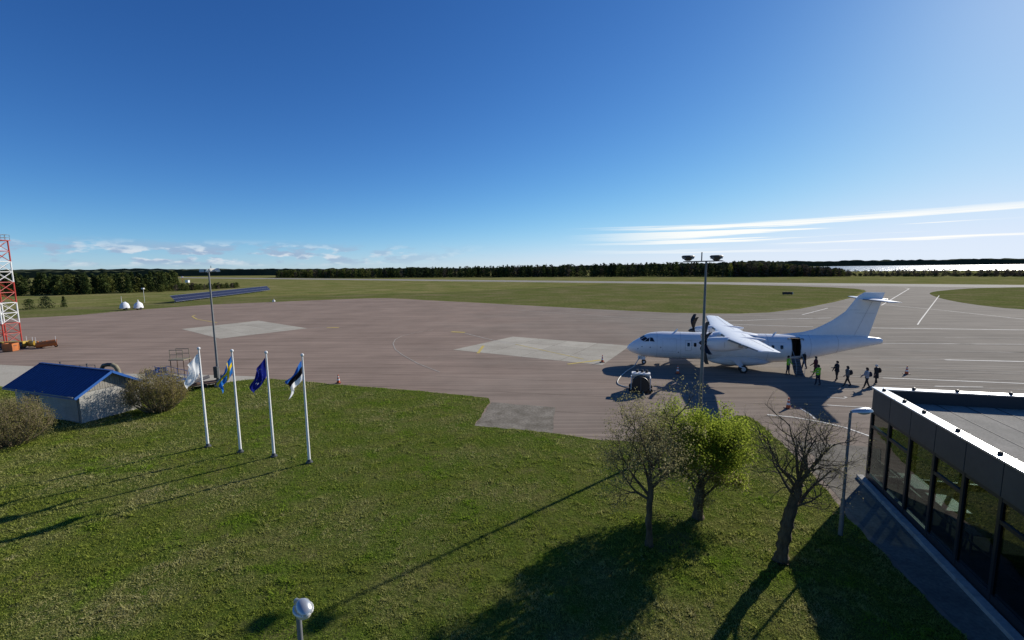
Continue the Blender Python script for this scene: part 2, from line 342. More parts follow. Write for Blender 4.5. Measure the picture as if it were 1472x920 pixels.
def stripe(pts, w, m, name):
    mb = MB(); P = [Vector((x, y)) for x, y in pts]; Lf, Rt = [], []
    for i, p in enumerate(P):
        d = (P[min(i+1, len(P)-1)]-P[max(i-1, 0)]).normalized(); nrm = Vector((-d.y, d.x))*w*.65
        Lf.append(p+nrm); Rt.append(p-nrm)
    k = len(P); mb.add([(p.x, p.y, 0.024) for p in Lf]+[(p.x, p.y, 0.024) for p in Rt], [(k+i, k+i+1, i+1, i) for i in range(k-1)])
    return mb.build(name, m, apron)
for w, m, pts in [
  (.28, m_white, [(57.92, 69.89), (78.03, 66.07), (120, 58)]), (.14, m_white, [(47.81, 55.74), (64.32, 54.27), (90, 52)]), (.10, m_faint, [(45.70, 50.62), (58.33, 49.11), (80, 46.5)]),
  (.10, m_faint, [(39.84, 46.72), (46, 45.7)]), (.26, m_white, [(46, 45.7), (52.97, 44.50), (80, 40)]), (.10, m_faint, [(36.66, 42.66), (47.90, 40.13), (70, 35)]),
  (.10, m_faint, [(29.65, 39.41), (33.29, 38.49)]), (.17, m_white, [(33.29, 38.49), (43.31, 36.17), (62, 31.8)]), (.13, m_white, [(35.23, 35.62), (38.82, 35.23)]), (.12, m_faint, [(60.09, 60.11), (69.38, 58.62)]),
  (.22, m_white, [(162, 207), (169, 199), (171, 191), (165, 182), (92.26, 108.98)]), (.14, m_white, [(137.47, 140.76), (72.69, 77.49), (68.19, 73.02)]), (.22, m_white, [(94.33, 110.83), (94.6, 95), (93.00, 78.96), (92, 60)]),
  (.35, m_faint, [(119.31, 138.36), (131.51, 134.83)]), (.22, m_white, [(34.87, 79.56), (48, 82.2), (61.62, 83.97)]), (.22, m_white, [(37.16, 76.37), (49.78, 71.76)]), (.18, m_white, [(59.77, 89.72), (68.07, 97.14), (74.77, 103.24)]),
  (.10, m_faint, [(26.30, 35.62), (29.02, 34.48)]), (.10, m_white, [(24.30, 32.91), (25.29, 32.52), (25.70, 32.77), (25.69, 33.05)]), (.10, m_white, [(22.90, 30.95), (25.45, 30.23), (33, 28.1)]),
  (.08, m_faint, [(18.25, 38.71), (22.49, 35.76)]), (.08, m_faint, [(11.19, 34.32), (13.82, 33.46)]), (.13, m_white, [(17.4, 29.0), (18.83, 28.46), (20.06, 27.49), (20.83, 26.47), (21.19, 25.14), (21.3, 23.5)]),
  (.08, m_faint, [(-13.22, 72.95), (-15.6, 69.5), (-16.85, 66.35), (-17.0, 63), (-16.39, 59.48), (-14.9, 55), (-13.17, 51.52), (-10.18, 46.40), (-7.21, 42.45)]), (.2, m_faint, [(0, 107), (18.17, 91.69), (26.92, 84.63), (34.87, 79.56)]),
  (.10, m_white, [(20.51, 30.32), (20.30, 28.84), (20.02, 28.02)]),
  (.6, m_yellow, [(-9.82, 70.29), (-7.58, 69.36)]), (.14, m_faint, [(-7.56, 68.61), (-2.80, 61.58), (0.43, 57.95)]), (.14, m_yellow, [(0.43, 57.95), (7.93, 47.89)]), (.28, m_yellow, [(-3.80, 57.13), (-4.14, 51.91)]),
  (.28, m_yellow, [(5.83, 45.43), (9.84, 47.42)]), (.22, m_yellow, [(-73.76, 101.66), (-72.6, 99), (-70.91, 97.03), (-67.04, 92.69), (-58.29, 86.01)]), (.5, m_yellow, [(-32.80, 77.00), (-30.64, 76.84)]), (.12, m_faint, [(-36, 76.4), (-32.8, 77)])]:
    stripe(pts, w, m, 'painted_line')

rl = random.Random(9)
for y0, xa, xb in ((73, 52, 110), (63.8, 50, 96), (58.2, 47, 88), (52.6, 44, 80), (47.6, 38, 72), (43.6, 36, 66), (40.6, 34, 60), (38.0, 31, 55), (34.6, 28, 44), (68, 30, 48), (60, 40, 60), (82, 36, 62), (87, 40, 70)):
    stripe([(x, y0-.19*(x-40)+rl.uniform(-.04, .04)) for x in (xa, xa+(xb-xa)*.35, xa+(xb-xa)*.7, xb)], .07, m_faint, 'painted_line')
# water and the far shore
def water_material():
    m = bpy.data.materials.new('sea_water'); m.use_nodes = True; nt = m.node_tree; p = nt.nodes['Principled BSDF']
    p.inputs['Base Color'].default_value = (0.03, 0.06, 0.10, 1); p.inputs['Roughness'].default_value = 0.3; p.inputs['IOR'].default_value = 1.33
    t = nt.nodes.new('ShaderNodeTexCoord'); n = nt.nodes.new('ShaderNodeTexNoise'); nt.links.new(t.outputs['Object'], n.inputs[0]); n.inputs['Scale'].default_value = 0.35; n.inputs['Detail'].default_value = 8; n.inputs['Roughness'].default_value = 0.7
    b = nt.nodes.new('ShaderNodeBump'); b.inputs['Strength'].default_value = 0.9; b.inputs['Distance'].default_value = 1.2; nt.links.new(n.outputs[0], b.inputs['Height']); nt.links.new(b.outputs[0], p.inputs['Normal'])
    return m
sheet('sea', [(470, 720), (900, 560), (2600, 100), (6500, 1200), (4200, 4300), (2400, 3300), (1500, 2300), (800, 1500)], 0.05, water_material())

def ridge(name, pts, h, depth, m, seed, step=25.0, parent=None):
    """a wooded far shore: uneven canopy top over a line of points, with real depth"""
    rng = random.Random(seed); mb = MB(); rows = [[], [], [], []]
    P = [Vector(p) for p in pts]
    for i in range(len(P)-1):
        n = max(2, int((P[i+1]-P[i]).length/step))
        for k in range(n):
            q = P[i].lerp(P[i+1], k/n); d = q.normalized(); t = (i+k/n)/(len(P)-1)
            hh = h(t) if callable(h) else h
            a = hh*(0.82+0.22*rng.random()+0.1*math.sin(q.x*0.011+seed)); b = hh*(0.85+0.3*rng.random())
            rows[0].append((q.x, q.y, 0)); rows[1].append((q.x+rng.uniform(-3, 3), q.y+rng.uniform(0, 6), a))
            e = q+d*depth*0.4; rows[2].append((e.x, e.y, b)); e = q+d*depth; rows[3].append((e.x, e.y, 0))
    mb.rings(rows, closed=False, cap=False)
    o = mb.build(name, m, parent); o['kind'] = 'structure'
    return o
m_farwood = mat('far_woods', (0.030, 0.040, 0.026), 1.0, c2=(0.055, 0.062, 0.036), vscale=0.03, spec=0.0)
ridge('far_shore', [(1250, 2500), (2100, 3350), (3000, 3600), (4200, 3700), (6000, 3300)], lambda t: 38+14*t, 500, m_farwood, 3, 40)
ridge('far_woods', [(-2400, 1200), (-1700, 1650), (-1100, 1750), (-500, 1800), (200, 1700), (700, 1650), (1100, 1900)], lambda t: 17+5*math.sin(t*9), 300, m_farwood, 5, 18)
ridge('far_woods', [(-1500, 560), (-900, 900), (-600, 950), (-330, 900), (-150, 860)], lambda t: 13, 120, m_farwood, 8, 9)

# ---------------------------------------------------------------- trees
def soup_tree(rng, h, w, kind, ntri, size):
    """leaf-clump triangles spread through a crown: returns (V, matidx) with three vertices per triangle"""
    z0 = {'pine': 0.04, 'broad': 0.03, 'bare': 0.05, 'bush': 0.0}[kind]
    t = rng.random(ntri); z = z0+(1-z0)*t
    if kind == 'pine': rad = w*(1.0-t)**0.75*(0.55+0.45*np.abs(np.sin(t*17+rng.random()*6)))+0.08*w
    elif kind == 'bush': rad = w*np.sqrt(np.clip(1-(t*0.98)**2.2, 0, 1))
    else: rad = w*np.sqrt(np.clip(1-((t-0.36)/0.66)**2, 0.12, 1))
    a = rng.random(ntri)*2*np.pi; lob = 0.78+0.22*np.sin(a*3+rng.random()*6+t*7); r = rad*np.sqrt(rng.random(ntri))*lob
    c = np.stack([r*np.cos(a), r*np.sin(a), z*h], 1)
    d = rng.normal(size=(ntri, 3, 3)); d[:, :, 2] *= 0.75; d /= np.linalg.norm(d, axis=2, keepdims=True)
    V = c[:, None, :]+d*size*(0.6+0.8*rng.random((ntri, 1, 1)))
    return V
m_pine = leafmat('pine_needles', (0.034, 0.054, 0.018), (0.085, 0.105, 0.036), 0.25)
m_spruce = leafmat('dark_needles', (0.022, 0.035, 0.018), (0.05, 0.066, 0.03), 0.15)
m_twig = leafmat('bare_twigs', (0.065, 0.055, 0.042), (0.12, 0.10, 0.075), 0.15)
m_bud = leafmat('budding_leaves', (0.07, 0.085, 0.025), (0.13, 0.14, 0.04), 0.3)
m_birch = leafmat('young_birch_leaves', (0.16, 0.17, 0.03), (0.26, 0.26, 0.06), 0.4)
m_bark = mat('tree_bark', (0.06, 0.05, 0.04), 0.95, c2=(0.12, 0.105, 0.085), vscale=7, bump=0.8, bscale=16, stretch=(1, 1, 0.25))
FOREST = [m_pine, m_spruce, m_twig, m_bud, m_birch]
def wood(name, label, pts, n, hfun, depth, seed, ntri, mixf, size=0.55, wid=(0.22, 0.34)):
    rng = np.random.default_rng(seed); P = np.array(pts, float); Ls = np.linalg.norm(np.diff(P, axis=0), axis=1); cum = np.concatenate([[0], np.cumsum(Ls)])
    Vs, Ms = [], []
    for i in range(n):
        s = rng.random()*cum[-1]; k = min(np.searchsorted(cum, s, 'right')-1, len(Ls)-1); t = (s-cum[k])/Ls[k]
        p = P[k]*(1-t)+P[k+1]*t; out = p/np.linalg.norm(p); dd = depth*rng.random()**1.3; p = p+out*dd
        kind, mi = mixf(rng, s/cum[-1], dd/depth); h = hfun(s/cum[-1])*(0.72+0.36*rng.random())*(1.0 if kind != 'bush' else 0.45)
        w = h*rng.uniform(*wid)*(1.0 if kind != 'bush' else 2.0)
        V = soup_tree(rng, h, w, kind, ntri, size*(0.7+h/18)); V[:, :, 0] += p[0]; V[:, :, 1] += p[1]; V[:, :, 2] = np.maximum(V[:, :, 2], 0.02)
        Vs.append(V.reshape(-1, 3)); Ms.append(np.full(ntri, mi))
    V = np.concatenate(Vs); F = np.arange(len(V)).reshape(-1, 3)
    o = np_mesh(name, V, F, FOREST, np.concatenate(Ms)); tag(o, label, 'woodland', kind='stuff')
    return o
def mix_left(r, t, d):
    u = r.random()
    if d < 0.12: return ('bush', 3) if u < 0.6 else ('pine', 0)
    return ('pine', 0) if u < 0.55 else (('pine', 1) if u < 0.85 else ('broad', 3))
wood('pine_wood', 'dark pine wood standing beyond the field behind the lattice tower', [(-330, 190), (-240, 190), (-196, 200), (-178, 216), (-182, 236), (-200, 262)], 330, lambda t: 9.6, 55, 11, 330, mix_left, 0.5)
def mix_bush(r, t, d):
    u = r.random()
    return ('bush', 3) if u < 0.55 else (('bush', 0) if u < 0.8 else ('bush', 2))
wood('thicket', 'low olive thicket between the pine wood and the solar panels', [(-176, 214), (-172, 228), (-168, 246), (-163, 262)], 80, lambda t: 9-3.0*t, 26, 12, 260, mix_bush, 0.35)
def mix_far(r, t, d):
    u = r.random()
    if t < 0.32 and u < 0.45: return ('broad', 3)
    if u < 0.5: return ('pine', 1)
    if u < 0.85: return ('pine', 0)
    return ('broad', 2)
wood('forest_belt', 'dark conifer forest belt along the far side of the runway', [(-330, 620), (-200, 545), (-110, 520), (-30, 505), (60, 480), (150, 452), (225, 410)], 900, lambda t: 10.0+4.0*t, 55, 13, 120, mix_far, 0.8, (0.3, 0.46))
def mix_right(r, t, d):
    u = r.random()
    if u < 0.55: return ('broad', 2)
    if u < 0.8: return ('pine', 1)
    return ('broad', 3)
wood('leafless_wood', 'brownish mostly leafless wood between the runway and the bay', [(205, 415), (235, 402), (262, 392), (288, 382)], 300, lambda t: 13.0-7.0*t**2, 60, 14, 130, mix_right, 0.7, (0.3, 0.45))
wood('shore_scrub', 'low dark scrub along the shore in front of the water', [(290, 388), (320, 365), (360, 342), (440, 292), (520, 240)], 620, lambda t: 5.6-0.6*t, 60, 15, 70, lambda r, t, d: ('bush', 1) if r.random() < 0.5 else ('broad', 2), 0.6, (0.3, 0.5))

def lone_tree(name, label, cat, loc, h, w, kind, mi, ntri, size, seed, group=None):
    rng = np.random.default_rng(seed); root = empty(name, (loc[0], loc[1], 0), 0, label, cat, group)
    MB().tube([(0, 0, 0), (0.05*h/5, 0, h*0.45), (0, 0.05, h*0.8)], [h*0.022, h*0.014, h*0.005], 6).build('trunk', m_bark, root)
    V = soup_tree(rng, h, w, kind, ntri, size); V[:, :, 2] = np.maximum(V[:, :, 2], 0.05); V = V.reshape(-1, 3)
    o = np_mesh('crown', V, np.arange(len(V)).reshape(-1, 3), [FOREST[mi]], None, root); o['kind'] = 'stuff'
    return root
lone_tree('birch_tree', 'yellow-green young birch against the dark forest edge', 'tree', (203, 408), 12.0, 2.6, 'broad', 4, 260, 0.6, 21)
lone_tree('conifer_tree', 'tall dark conifer beside the yellow-green birch', 'tree', (196, 409), 14.0, 3.2, 'pine', 1, 300, 0.6, 22)
g_ = 'small trees on the field by the pine wood'
lone_tree('young_pine', 'round young pine standing in the field, farthest from the white trailers', 'tree', (-134, 121.5), 3.0, 1.7, 'bush', 0, 700, 0.2, 23, g_)
lone_tree('young_pine', 'wide low young pine in the field, between two others', 'tree', (-134.5, 126.3), 3.4, 2.2, 'bush', 1, 900, 0.2, 24, g_)
lone_tree('young_pine', 'slim young pine in the field, closest to the white trailers', 'tree', (-131.5, 128.5), 3.2, 1.2, 'pine', 0, 600, 0.2, 25, g_)

# detailed foreground trees
def branch_tree(seed, trunk, levels, spread, nkids, lens, rads, upbias=0.25, droop=0.0, jitter=0.3, start=0.25):
    """recursive limbs; returns (MB, list of twig points with direction)"""
    rng = random.Random(seed); mb = MB(); tips = []
    def limb(p, d, L, r, lev):
        n = 5 if lev < 2 else 4; pts = [p.copy()]; rr = [r]; q = p.copy(); dd = d.copy()
        for i in range(n):
            dd = (dd+Vector((rng.gauss(0, jitter), rng.gauss(0, jitter), rng.gauss(0, jitter)+upbias*(0.5 if lev < 2 else 0.25)-droop*lev))*0.45).normalized()
            q = q+dd*(L/n); pts.append(q.copy()); rr.append(r*(1-0.72*(i+1)/n))
        mb.tube(pts, rr, 7 if lev == 0 else (5 if lev == 1 else 3), cap=lev < 2)
        if lev >= levels-2: tips.extend((pts[i], (pts[i]-pts[i-1]).normalized(), lev) for i in range(1, len(pts)))
        if lev+1 < levels:
            k = nkids[lev]
            for j in range(k):
                t = start+(1-start)*(j+rng.random())/k; i = min(int(t*n), n-1); f = t*n-i
                s = pts[i].lerp(pts[i+1], f); base = (pts[i+1]-pts[i]).normalized()
                a = rng.random()*6.283; o = base.orthogonal().normalized(); o.rotate(Matrix.Rotation(a, 3, base))
                nd = (base*(1-spread)+o*spread*rng.uniform(0.8, 1.3)+Vector((0, 0, upbias))).normalized()
                limb(s, nd, lens[lev+1]*rng.uniform(0.65, 1.2), rr[i]*rng.uniform(0.5, 0.75) if lev else rads[lev+1]*rng.uniform(0.7, 1.15), lev+1)
    tp, tr_ = [], []; rk = random.Random(seed+100)
    for i in range(len(trunk['pts'])-1):       # knobbly stem: extra rings with uneven girth
        a, b = Vector(trunk['pts'][i]), Vector(trunk['pts'][i+1])
        for k in range(4):
            t = k/4; tp.append(a.lerp(b, t)+Vector((rk.gauss(0, .012), rk.gauss(0, .012), 0))); tr_.append((trunk['r'][i]*(1-t)+trunk['r'][i+1]*t)*rk.uniform(.86, 1.14))
    tp.append(Vector(trunk['pts'][-1])); tr_.append(trunk['r'][-1]); mb.tube(tp, tr_, 10)
    for (p, d, L, r) in trunk['limbs']: limb(Vector(p), Vector(d).normalized(), L, r, 0)
    return mb, tips
def leaves(tips, n, size, spread, seed, keep=None, clump=1):
    rng = np.random.default_rng(seed); T = np.array([list(t[0]) for t in tips if keep is None or keep(t[0])])
    if clump < 1: T = T[np.sin(T[:, 0]*5.1+1.3)*np.sin(T[:, 1]*4.7+.4)*np.sin(T[:, 2]*5.6+2.0)+rng.normal(size=len(T))*.12 > clump]
    c = T[rng.integers(0, len(T), n)]+rng.normal(size=(n, 3))*spread
    u = rng.normal(size=(n, 3)); u /= np.linalg.norm(u, axis=1, keepdims=True); w = np.cross(u, rng.normal(size=(n, 3))); w /= np.linalg.norm(w, axis=1, keepdims=True)
    s = size*(0.6+0.8*rng.random((n, 1))); a, b = c-u*s, c+u*s; l, r = c+w*s*0.55, c-w*s*0.55
    V = np.stack([a, l, b, r], 1).reshape(-1, 3); k = np.arange(n)*4
    return V, np.concatenate([np.stack([k, k+1, k+2], 1), np.stack([k, k+2, k+3], 1)])
m_barkd = mat('mossy_bark', (0.045, 0.031, 0.016), 0.95, c2=(0.14, 0.105, 0.06), vscale=6, bump=1.0, bscale=14, stretch=(1, 1, 0.3))
m_freshleaf = leafmat('fresh_leaves', (0.16, 0.22, 0.02), (0.33, 0.38, 0.06), 0.6)
m_dullleaf = leafmat('opening_buds', (0.17, 0.165, 0.06), (0.38, 0.34, 0.18), 0.5)
rng = random.Random(5)
# tree 1: clear straight stem, spreading crown with only opening buds
tr = empty('budding_tree', (4.91, 14.95, 0.03), 0, 'sparse budding tree with straight clear stem, beside the bright leafy tree', 'tree')
limbs = []
for i, (a, el_, L, r) in enumerate([(200, 35, 1.7, .055), (165, 50, 2.0, .06), (100, 70, 2.3, .065), (20, 45, 1.5, .05), (-40, 35, 1.3, .05), (-90, 45, 1.6, .05), (250, 60, 2.1, .055), (60, 55, 1.9, .055), (330, 68, 2.3, .06)]):
    d = (math.cos(R(a))*math.cos(R(el_)), math.sin(R(a))*math.cos(R(el_)), math.sin(R(el_))); limbs.append(((0.01, 0, 1.75+0.13*i), d, L, r))
mb, tips = branch_tree(3, dict(pts=[(0, 0, 0), (0.02, 0, 0.25), (0, 0.02, 1.0), (0.02, 0, 1.9), (0.0, 0.03, 3.0), (-.05, 0, 3.6)], r=[.17, .125, .11, .105, .06, .03], limbs=limbs), 4, 0.58, [6, 5, 4], [1.9, 1.15, .75, .45], [.045, .022, .011, .006], 0.17)
mb.build('trunk', m_barkd, tr, smooth=True)
V, F = leaves(tips, 13000, 0.028, 0.07, 1, None, -.2); o = np_mesh('crown', V, F, [m_dullleaf], None, tr); o['kind'] = 'stuff'
# tree 2: dense, in bright fresh leaf
tr = empty('leafy_tree', (7.45, 16.7, 0.03), 0, 'dense rounded tree in bright fresh green leaf on the lawn', 'tree')
limbs = []
for i in range(13):
    a = i*2.4; e = R(22+52*((i*0.37) % 1)); d = (math.cos(a)*math.cos(e), math.sin(a)*math.cos(e), math.sin(e)); limbs.append(((0, 0, 0.7+0.16*i), d, 2.2-0.04*i, .05))
mb, tips = branch_tree(8, dict(pts=[(0, 0, 0), (0, 0, .3), (.05, 0, 1.2), (.1, 0, 2.4), (.1, 0, 3.3)], r=[.24, .2, .16, .09, .03], limbs=limbs), 4, 0.55, [6, 6, 4], [1.8, .95, .55, .35], [.05, .024, .012, .006], 0.2)
mb.build('trunk', m_barkd, tr, smooth=True)
V, F = leaves(tips, 46000, 0.042, 0.11, 2, lambda p: p.z > 1.2, -.12); o = np_mesh('crown', V, F, [m_freshleaf], None, tr); o['kind'] = 'stuff'
rs = random.Random(6)
for k in range(260):     # sprouts round the stem
    a, zz = rs.random()*6.283, rs.uniform(.5, 2.2); q = Vector((.05+math.cos(a)*rs.uniform(.2, .5), math.sin(a)*rs.uniform(.2, .5), zz)); tips.append((q, q, 3))
    if k % 3 == 0: mb2 = MB().tube([(0.05*math.cos(a), 0.05*math.sin(a), zz-.3), q], [.012, .005], 4).build('sprout', m_barkd, tr)
V, F = leaves(tips, 11000, 0.032, 0.13, 12, lambda p: p.z < 2.4); o = np_mesh('crown', V, F, [m_dullleaf], None, tr); o['kind'] = 'stuff'
# tree 3: thick leaning pollard, bare
tr = empty('pollard_tree', (9.17, 14.01, 0.03), 0, 'bare pollarded tree with a thick leaning knobbly trunk', 'tree')
limbs = []
for (x, z, a, e, L, r) in [(.28, 1.9, 10, 42, 1.9, .07), (.35, 2.3, 170, 62, 1.7, .065), (.4, 2.6, 120, 65, 1.9, .06), (.42, 2.7, 30, 55, 1.8, .06), (.4, 2.6, 250, 60, 1.6, .055), (.45, 2.9, 80, 78, 1.9, .06), (.45, 2.9, -30, 50, 1.6, .055), (.42, 2.8, 200, 50, 1.5, .05), (.3, 1.95, -60, 40, 1.2, .045), (.44, 2.85, 140, 75, 1.8, .055), (.44, 2.8, 320, 70, 1.9, .055)]:
    limbs.append(((x, 0, z), (math.cos(R(a))*math.cos(R(e)), math.sin(R(a))*math.cos(R(e)), math.sin(R(e))), L, r))
mb, tips = branch_tree(14, dict(pts=[(0, 0, 0), (.02, 0, .2), (.06, .02, .7), (.12, 0, 1.2), (.22, .03, 1.7), (.32, 0, 2.2), (.42, 0, 2.75), (.46, 0, 3.0)], r=[.27, .2, .185, .195, .2, .17, .15, .08], limbs=limbs), 4, 0.56, [6, 5, 4], [1.6, .95, .62, .38], [.045, .022, .012, .006], 0.16)
mb.build('trunk', m_barkd, tr, smooth=True)
V, F = leaves(tips, 2600, 0.018, 0.03, 3); o = np_mesh('crown', V, F, [m_dullleaf], None, tr); o['kind'] = 'stuff'

def shrub(name, label, loc, rx, ry, h, seed, nst, nl, leafm):
    rng = random.Random(seed); root = empty(name, (loc[0], loc[1], 0.03), 0, label, 'bush'); mb = MB(); tips = []
    for i in range(nst):
        a = rng.random()*6.283; rr = math.sqrt(rng.random()); ex = Vector((rx*rr*math.cos(a), ry*rr*math.sin(a), 0)); b = ex*0.35+Vector((rng.gauss(0, .1), rng.gauss(0, .1), 0))
        top = Vector((ex.x, ex.y, h*(0.55+0.45*math.sqrt(max(0, 1-rr*rr)))*rng.uniform(.75, 1.08))); pts = []
        for k in range(6):
            t = k/5; q = b.lerp(top, t); q.x += ex.x*0.25*math.sin(t*3.14)+rng.gauss(0, .05); q.y += ex.y*0.25*math.sin(t*3.14)+rng.gauss(0, .05); pts.append(q)
        mb.tube(pts, [.022*(1-.8*k/5) for k in range(6)], 3, cap=False)
        for k in range(2, 6):
            for j in range(4):
                d = (pts[k]-pts[k-1]).normalized()+Vector((rng.gauss(0, .7), rng.gauss(0, .7), rng.gauss(0.1, .5))); e = pts[k]+d.normalized()*rng.uniform(.2, .5); mb.tube([pts[k], e], [.007, .003], 3, cap=False); tips.append((e, d, 0)); tips.append(((pts[k]+e)/2, d, 0))
    mb.build('stems', m_shrubtwig, root)
    V, F = leaves(tips, int(nl*1.6), 0.034, 0.10, seed); V[:, 2] = np.maximum(V[:, 2], 0.02); o = np_mesh('foliage', V, F, [leafm], None, root); o['kind'] = 'stuff'
m_shrubtwig = mat('shrub_twigs', (0.12, 0.095, 0.055), 0.9, c2=(0.21, 0.165, 0.095), vscale=3)
m_shrubleaf = leafmat('shrub_buds', (0.19, 0.17, 0.045), (0.36, 0.30, 0.10), 0.45)
m_shrubleaf2 = leafmat('grey_shrub_buds', (0.15, 0.15, 0.045), (0.30, 0.27, 0.10), 0.45)
shrub('bush', 'tan twiggy bush growing against the gable end of the blue-roofed hut', (-25.9, 31.1), 1.9, 1.5, 2.8, 31, 190, 9000, m_shrubleaf)
shrub('bush', 'grey-olive twiggy bush in front of the long wall of the hut', (-29.9, 25.0), 2.2, 1.6, 2.6, 32, 200, 9000, m_shrubleaf2)
shrub('bush', 'tan bush at the lawn edge beside the grey-olive bush', (-32.6, 24.3), 1.6, 1.5, 2.0, 33, 130, 5000, m_shrubleaf)

# lawn blades: single triangles, dense near, thinner far, one mass nobody could count
def point_in_poly(X, Y, poly):
    ins = np.zeros(len(X), bool); n = len(poly)
    for i in range(n):
        x1, y1 = poly[i]; x2, y2 = poly[(i+1) % n]
        c = ((y1 > Y) != (y2 > Y)) & (X < (x2-x1)*(Y-y1)/(y2-y1+1e-12)+x1); ins ^= c
    return ins
def lawn_blades(n, seed):
    rng = np.random.default_rng(seed); out = []
    while sum(map(len, out)) < n:
        k = n; yy = 7.5*np.exp(rng.random(k)*math.log(41/7.5)); xx = (rng.random(k)*2-1)*(yy*1.25+2)
        p = point_in_poly(xx, yy, lawn_poly); out.append(np.stack([xx[p], yy[p]], 1))
    P = np.concatenate(out)[:n]; d = np.hypot(P[:, 0], P[:, 1]); 
    def vnoise(sc, sd):      # smooth value noise over the lawn
        g = np.random.default_rng(sd).random((512, 512)); x, y = P[:, 0]/sc+200.3, P[:, 1]/sc+100.7; i, j = np.floor(x).astype(int), np.floor(y).astype(int); fx, fy = x-i, y-j; fx, fy = fx*fx*(3-2*fx), fy*fy*(3-2*fy); i %= 511; j %= 511
        return (g[i, j]*(1-fx)+g[i+1, j]*fx)*(1-fy)+(g[i, j+1]*(1-fx)+g[i+1, j+1]*fx)*fy
    clump = 0.35+1.15*vnoise(.22, 1)**1.6*(0.5+vnoise(.9, 2)); L = (0.03+0.055*rng.random(n)**2)*(0.8+d*0.016)*clump; w = L*0.13+0.002+0.0004*d
    a = rng.random(n)*6.283; lean = rng.normal(size=(n, 2))*0.75
    base = np.c_[P, np.full(n, 0.028)]; t = np.c_[np.cos(a)*w, np.sin(a)*w, np.zeros(n)]; tip = base+np.c_[lean*L[:, None], L]
    V = np.stack([base-t, base+t, tip], 1).reshape(-1, 3)
    return V, np.arange(3*n).reshape(-1, 3)
def blade_material():
    m = bpy.data.materials.new('lawn_blades'); m.use_nodes = True; nt = m.node_tree; L = nt.links
    for n in list(nt.nodes): nt.nodes.remove(n)
    o = nt.nodes.new('ShaderNodeOutputMaterial'); ge = nt.nodes.new('ShaderNodeNewGeometry'); t = nt.nodes.new('ShaderNodeTexCoord')
    def noise(sc, off):
        mp = nt.nodes.new('ShaderNodeMapping'); L.new(t.outputs['Object'], mp.inputs[0]); mp.inputs['Location'].default_value = (off, off*1.7, 0)
        n = nt.nodes.new('ShaderNodeTexNoise'); L.new(mp.outputs[0], n.inputs['Vector']); n.inputs['Scale'].default_value = sc; n.inputs['Detail'].default_value = 8; n.inputs['Roughness'].default_value = .62; return n.outputs[0]
    def mixc(f, a, b):
        x = nt.nodes.new('ShaderNodeMix'); x.data_type = 'RGBA'; L.new(f, x.inputs['Factor'])
        for s, v in (('A', a), ('B', b)):
            if isinstance(v, tuple): x.inputs[s].default_value = (*v, 1)
            else: L.new(v, x.inputs[s])
        return x.outputs['Result']
    def rng(v, a, b):
        n = nt.nodes.new('ShaderNodeMapRange'); L.new(v, n.inputs[0]); n.inputs[1].default_value = a; n.inputs[2].default_value = b; return n.outputs[0]
    green = mixc(ge.outputs['Random Per Island'], (0.14, 0.185, 0.026), (0.34, 0.38, 0.075))
    dry = mixc(ge.outputs['Random Per Island'], (0.24, 0.225, 0.075), (0.55, 0.50, 0.25))
    lush = mixc(ge.outputs['Random Per Island'], (0.125, 0.215, 0.016), (0.27, 0.38, 0.045))
    c = mixc(rng(noise(0.22, 13.7), 0.44, 0.66), green, dry); c = mixc(rng(noise(0.35, 40), 0.54, 0.64), c, lush)
    c = mixc(rng(noise(1.6, 7), 0.60, 0.70), c, dry)
    d = nt.nodes.new('ShaderNodeBsdfDiffuse'); tr_ = nt.nodes.new('ShaderNodeBsdfTranslucent'); s = nt.nodes.new('ShaderNodeMixShader'); s.inputs[0].default_value = 0.45
    L.new(c, d.inputs[0]); L.new(c, tr_.inputs[0]); L.new(d.outputs[0], s.inputs[1]); L.new(tr_.outputs[0], s.inputs[2]); L.new(s.outputs[0], o.inputs[0])
    return m
V, F = lawn_blades(620000, 77)
tag(np_mesh('lawn_grass', V, F, [blade_material()]), 'short green and straw-coloured grass of the foreground lawn', 'grass', kind='stuff')

# ---------------------------------------------------------------- aircraft
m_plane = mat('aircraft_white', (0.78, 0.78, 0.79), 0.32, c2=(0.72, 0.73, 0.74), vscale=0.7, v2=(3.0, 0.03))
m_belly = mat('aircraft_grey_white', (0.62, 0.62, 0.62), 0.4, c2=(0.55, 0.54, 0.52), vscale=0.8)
m_boot = mat('rubber_boot', (0.03, 0.032, 0.035), 0.5)
m_prop = mat('propeller_black', (0.012, 0.012, 0.013), 0.4)
m_metal = mat('bare_metal', (0.45, 0.45, 0.46), 0.35, 0.8)
m_gear = mat('gear_grey', (0.42, 0.43, 0.44), 0.45, var=0.15, vscale=4)
m_rim = mat('wheel_rim_paint', (0.55, 0.55, 0.54), 0.5)
m_tyre = mat('tyre_rubber', (0.02, 0.02, 0.02), 0.85)
m_dglass = mat('dark_cabin_glass', (0.012, 0.014, 0.018), 0.08, spec=0.6)
m_cabin = mat('cabin_interior', (0.06, 0.05, 0.045), 0.8, c2=(0.12, 0.07, 0.05), vscale=1.5)
m_seam = mat('panel_seam', (0.22, 0.23, 0.25), 0.6)
m_stairgrey = mat('airstair_grey', (0.09, 0.095, 0.105), 0.6, c2=(0.15, 0.155, 0.165), vscale=4)

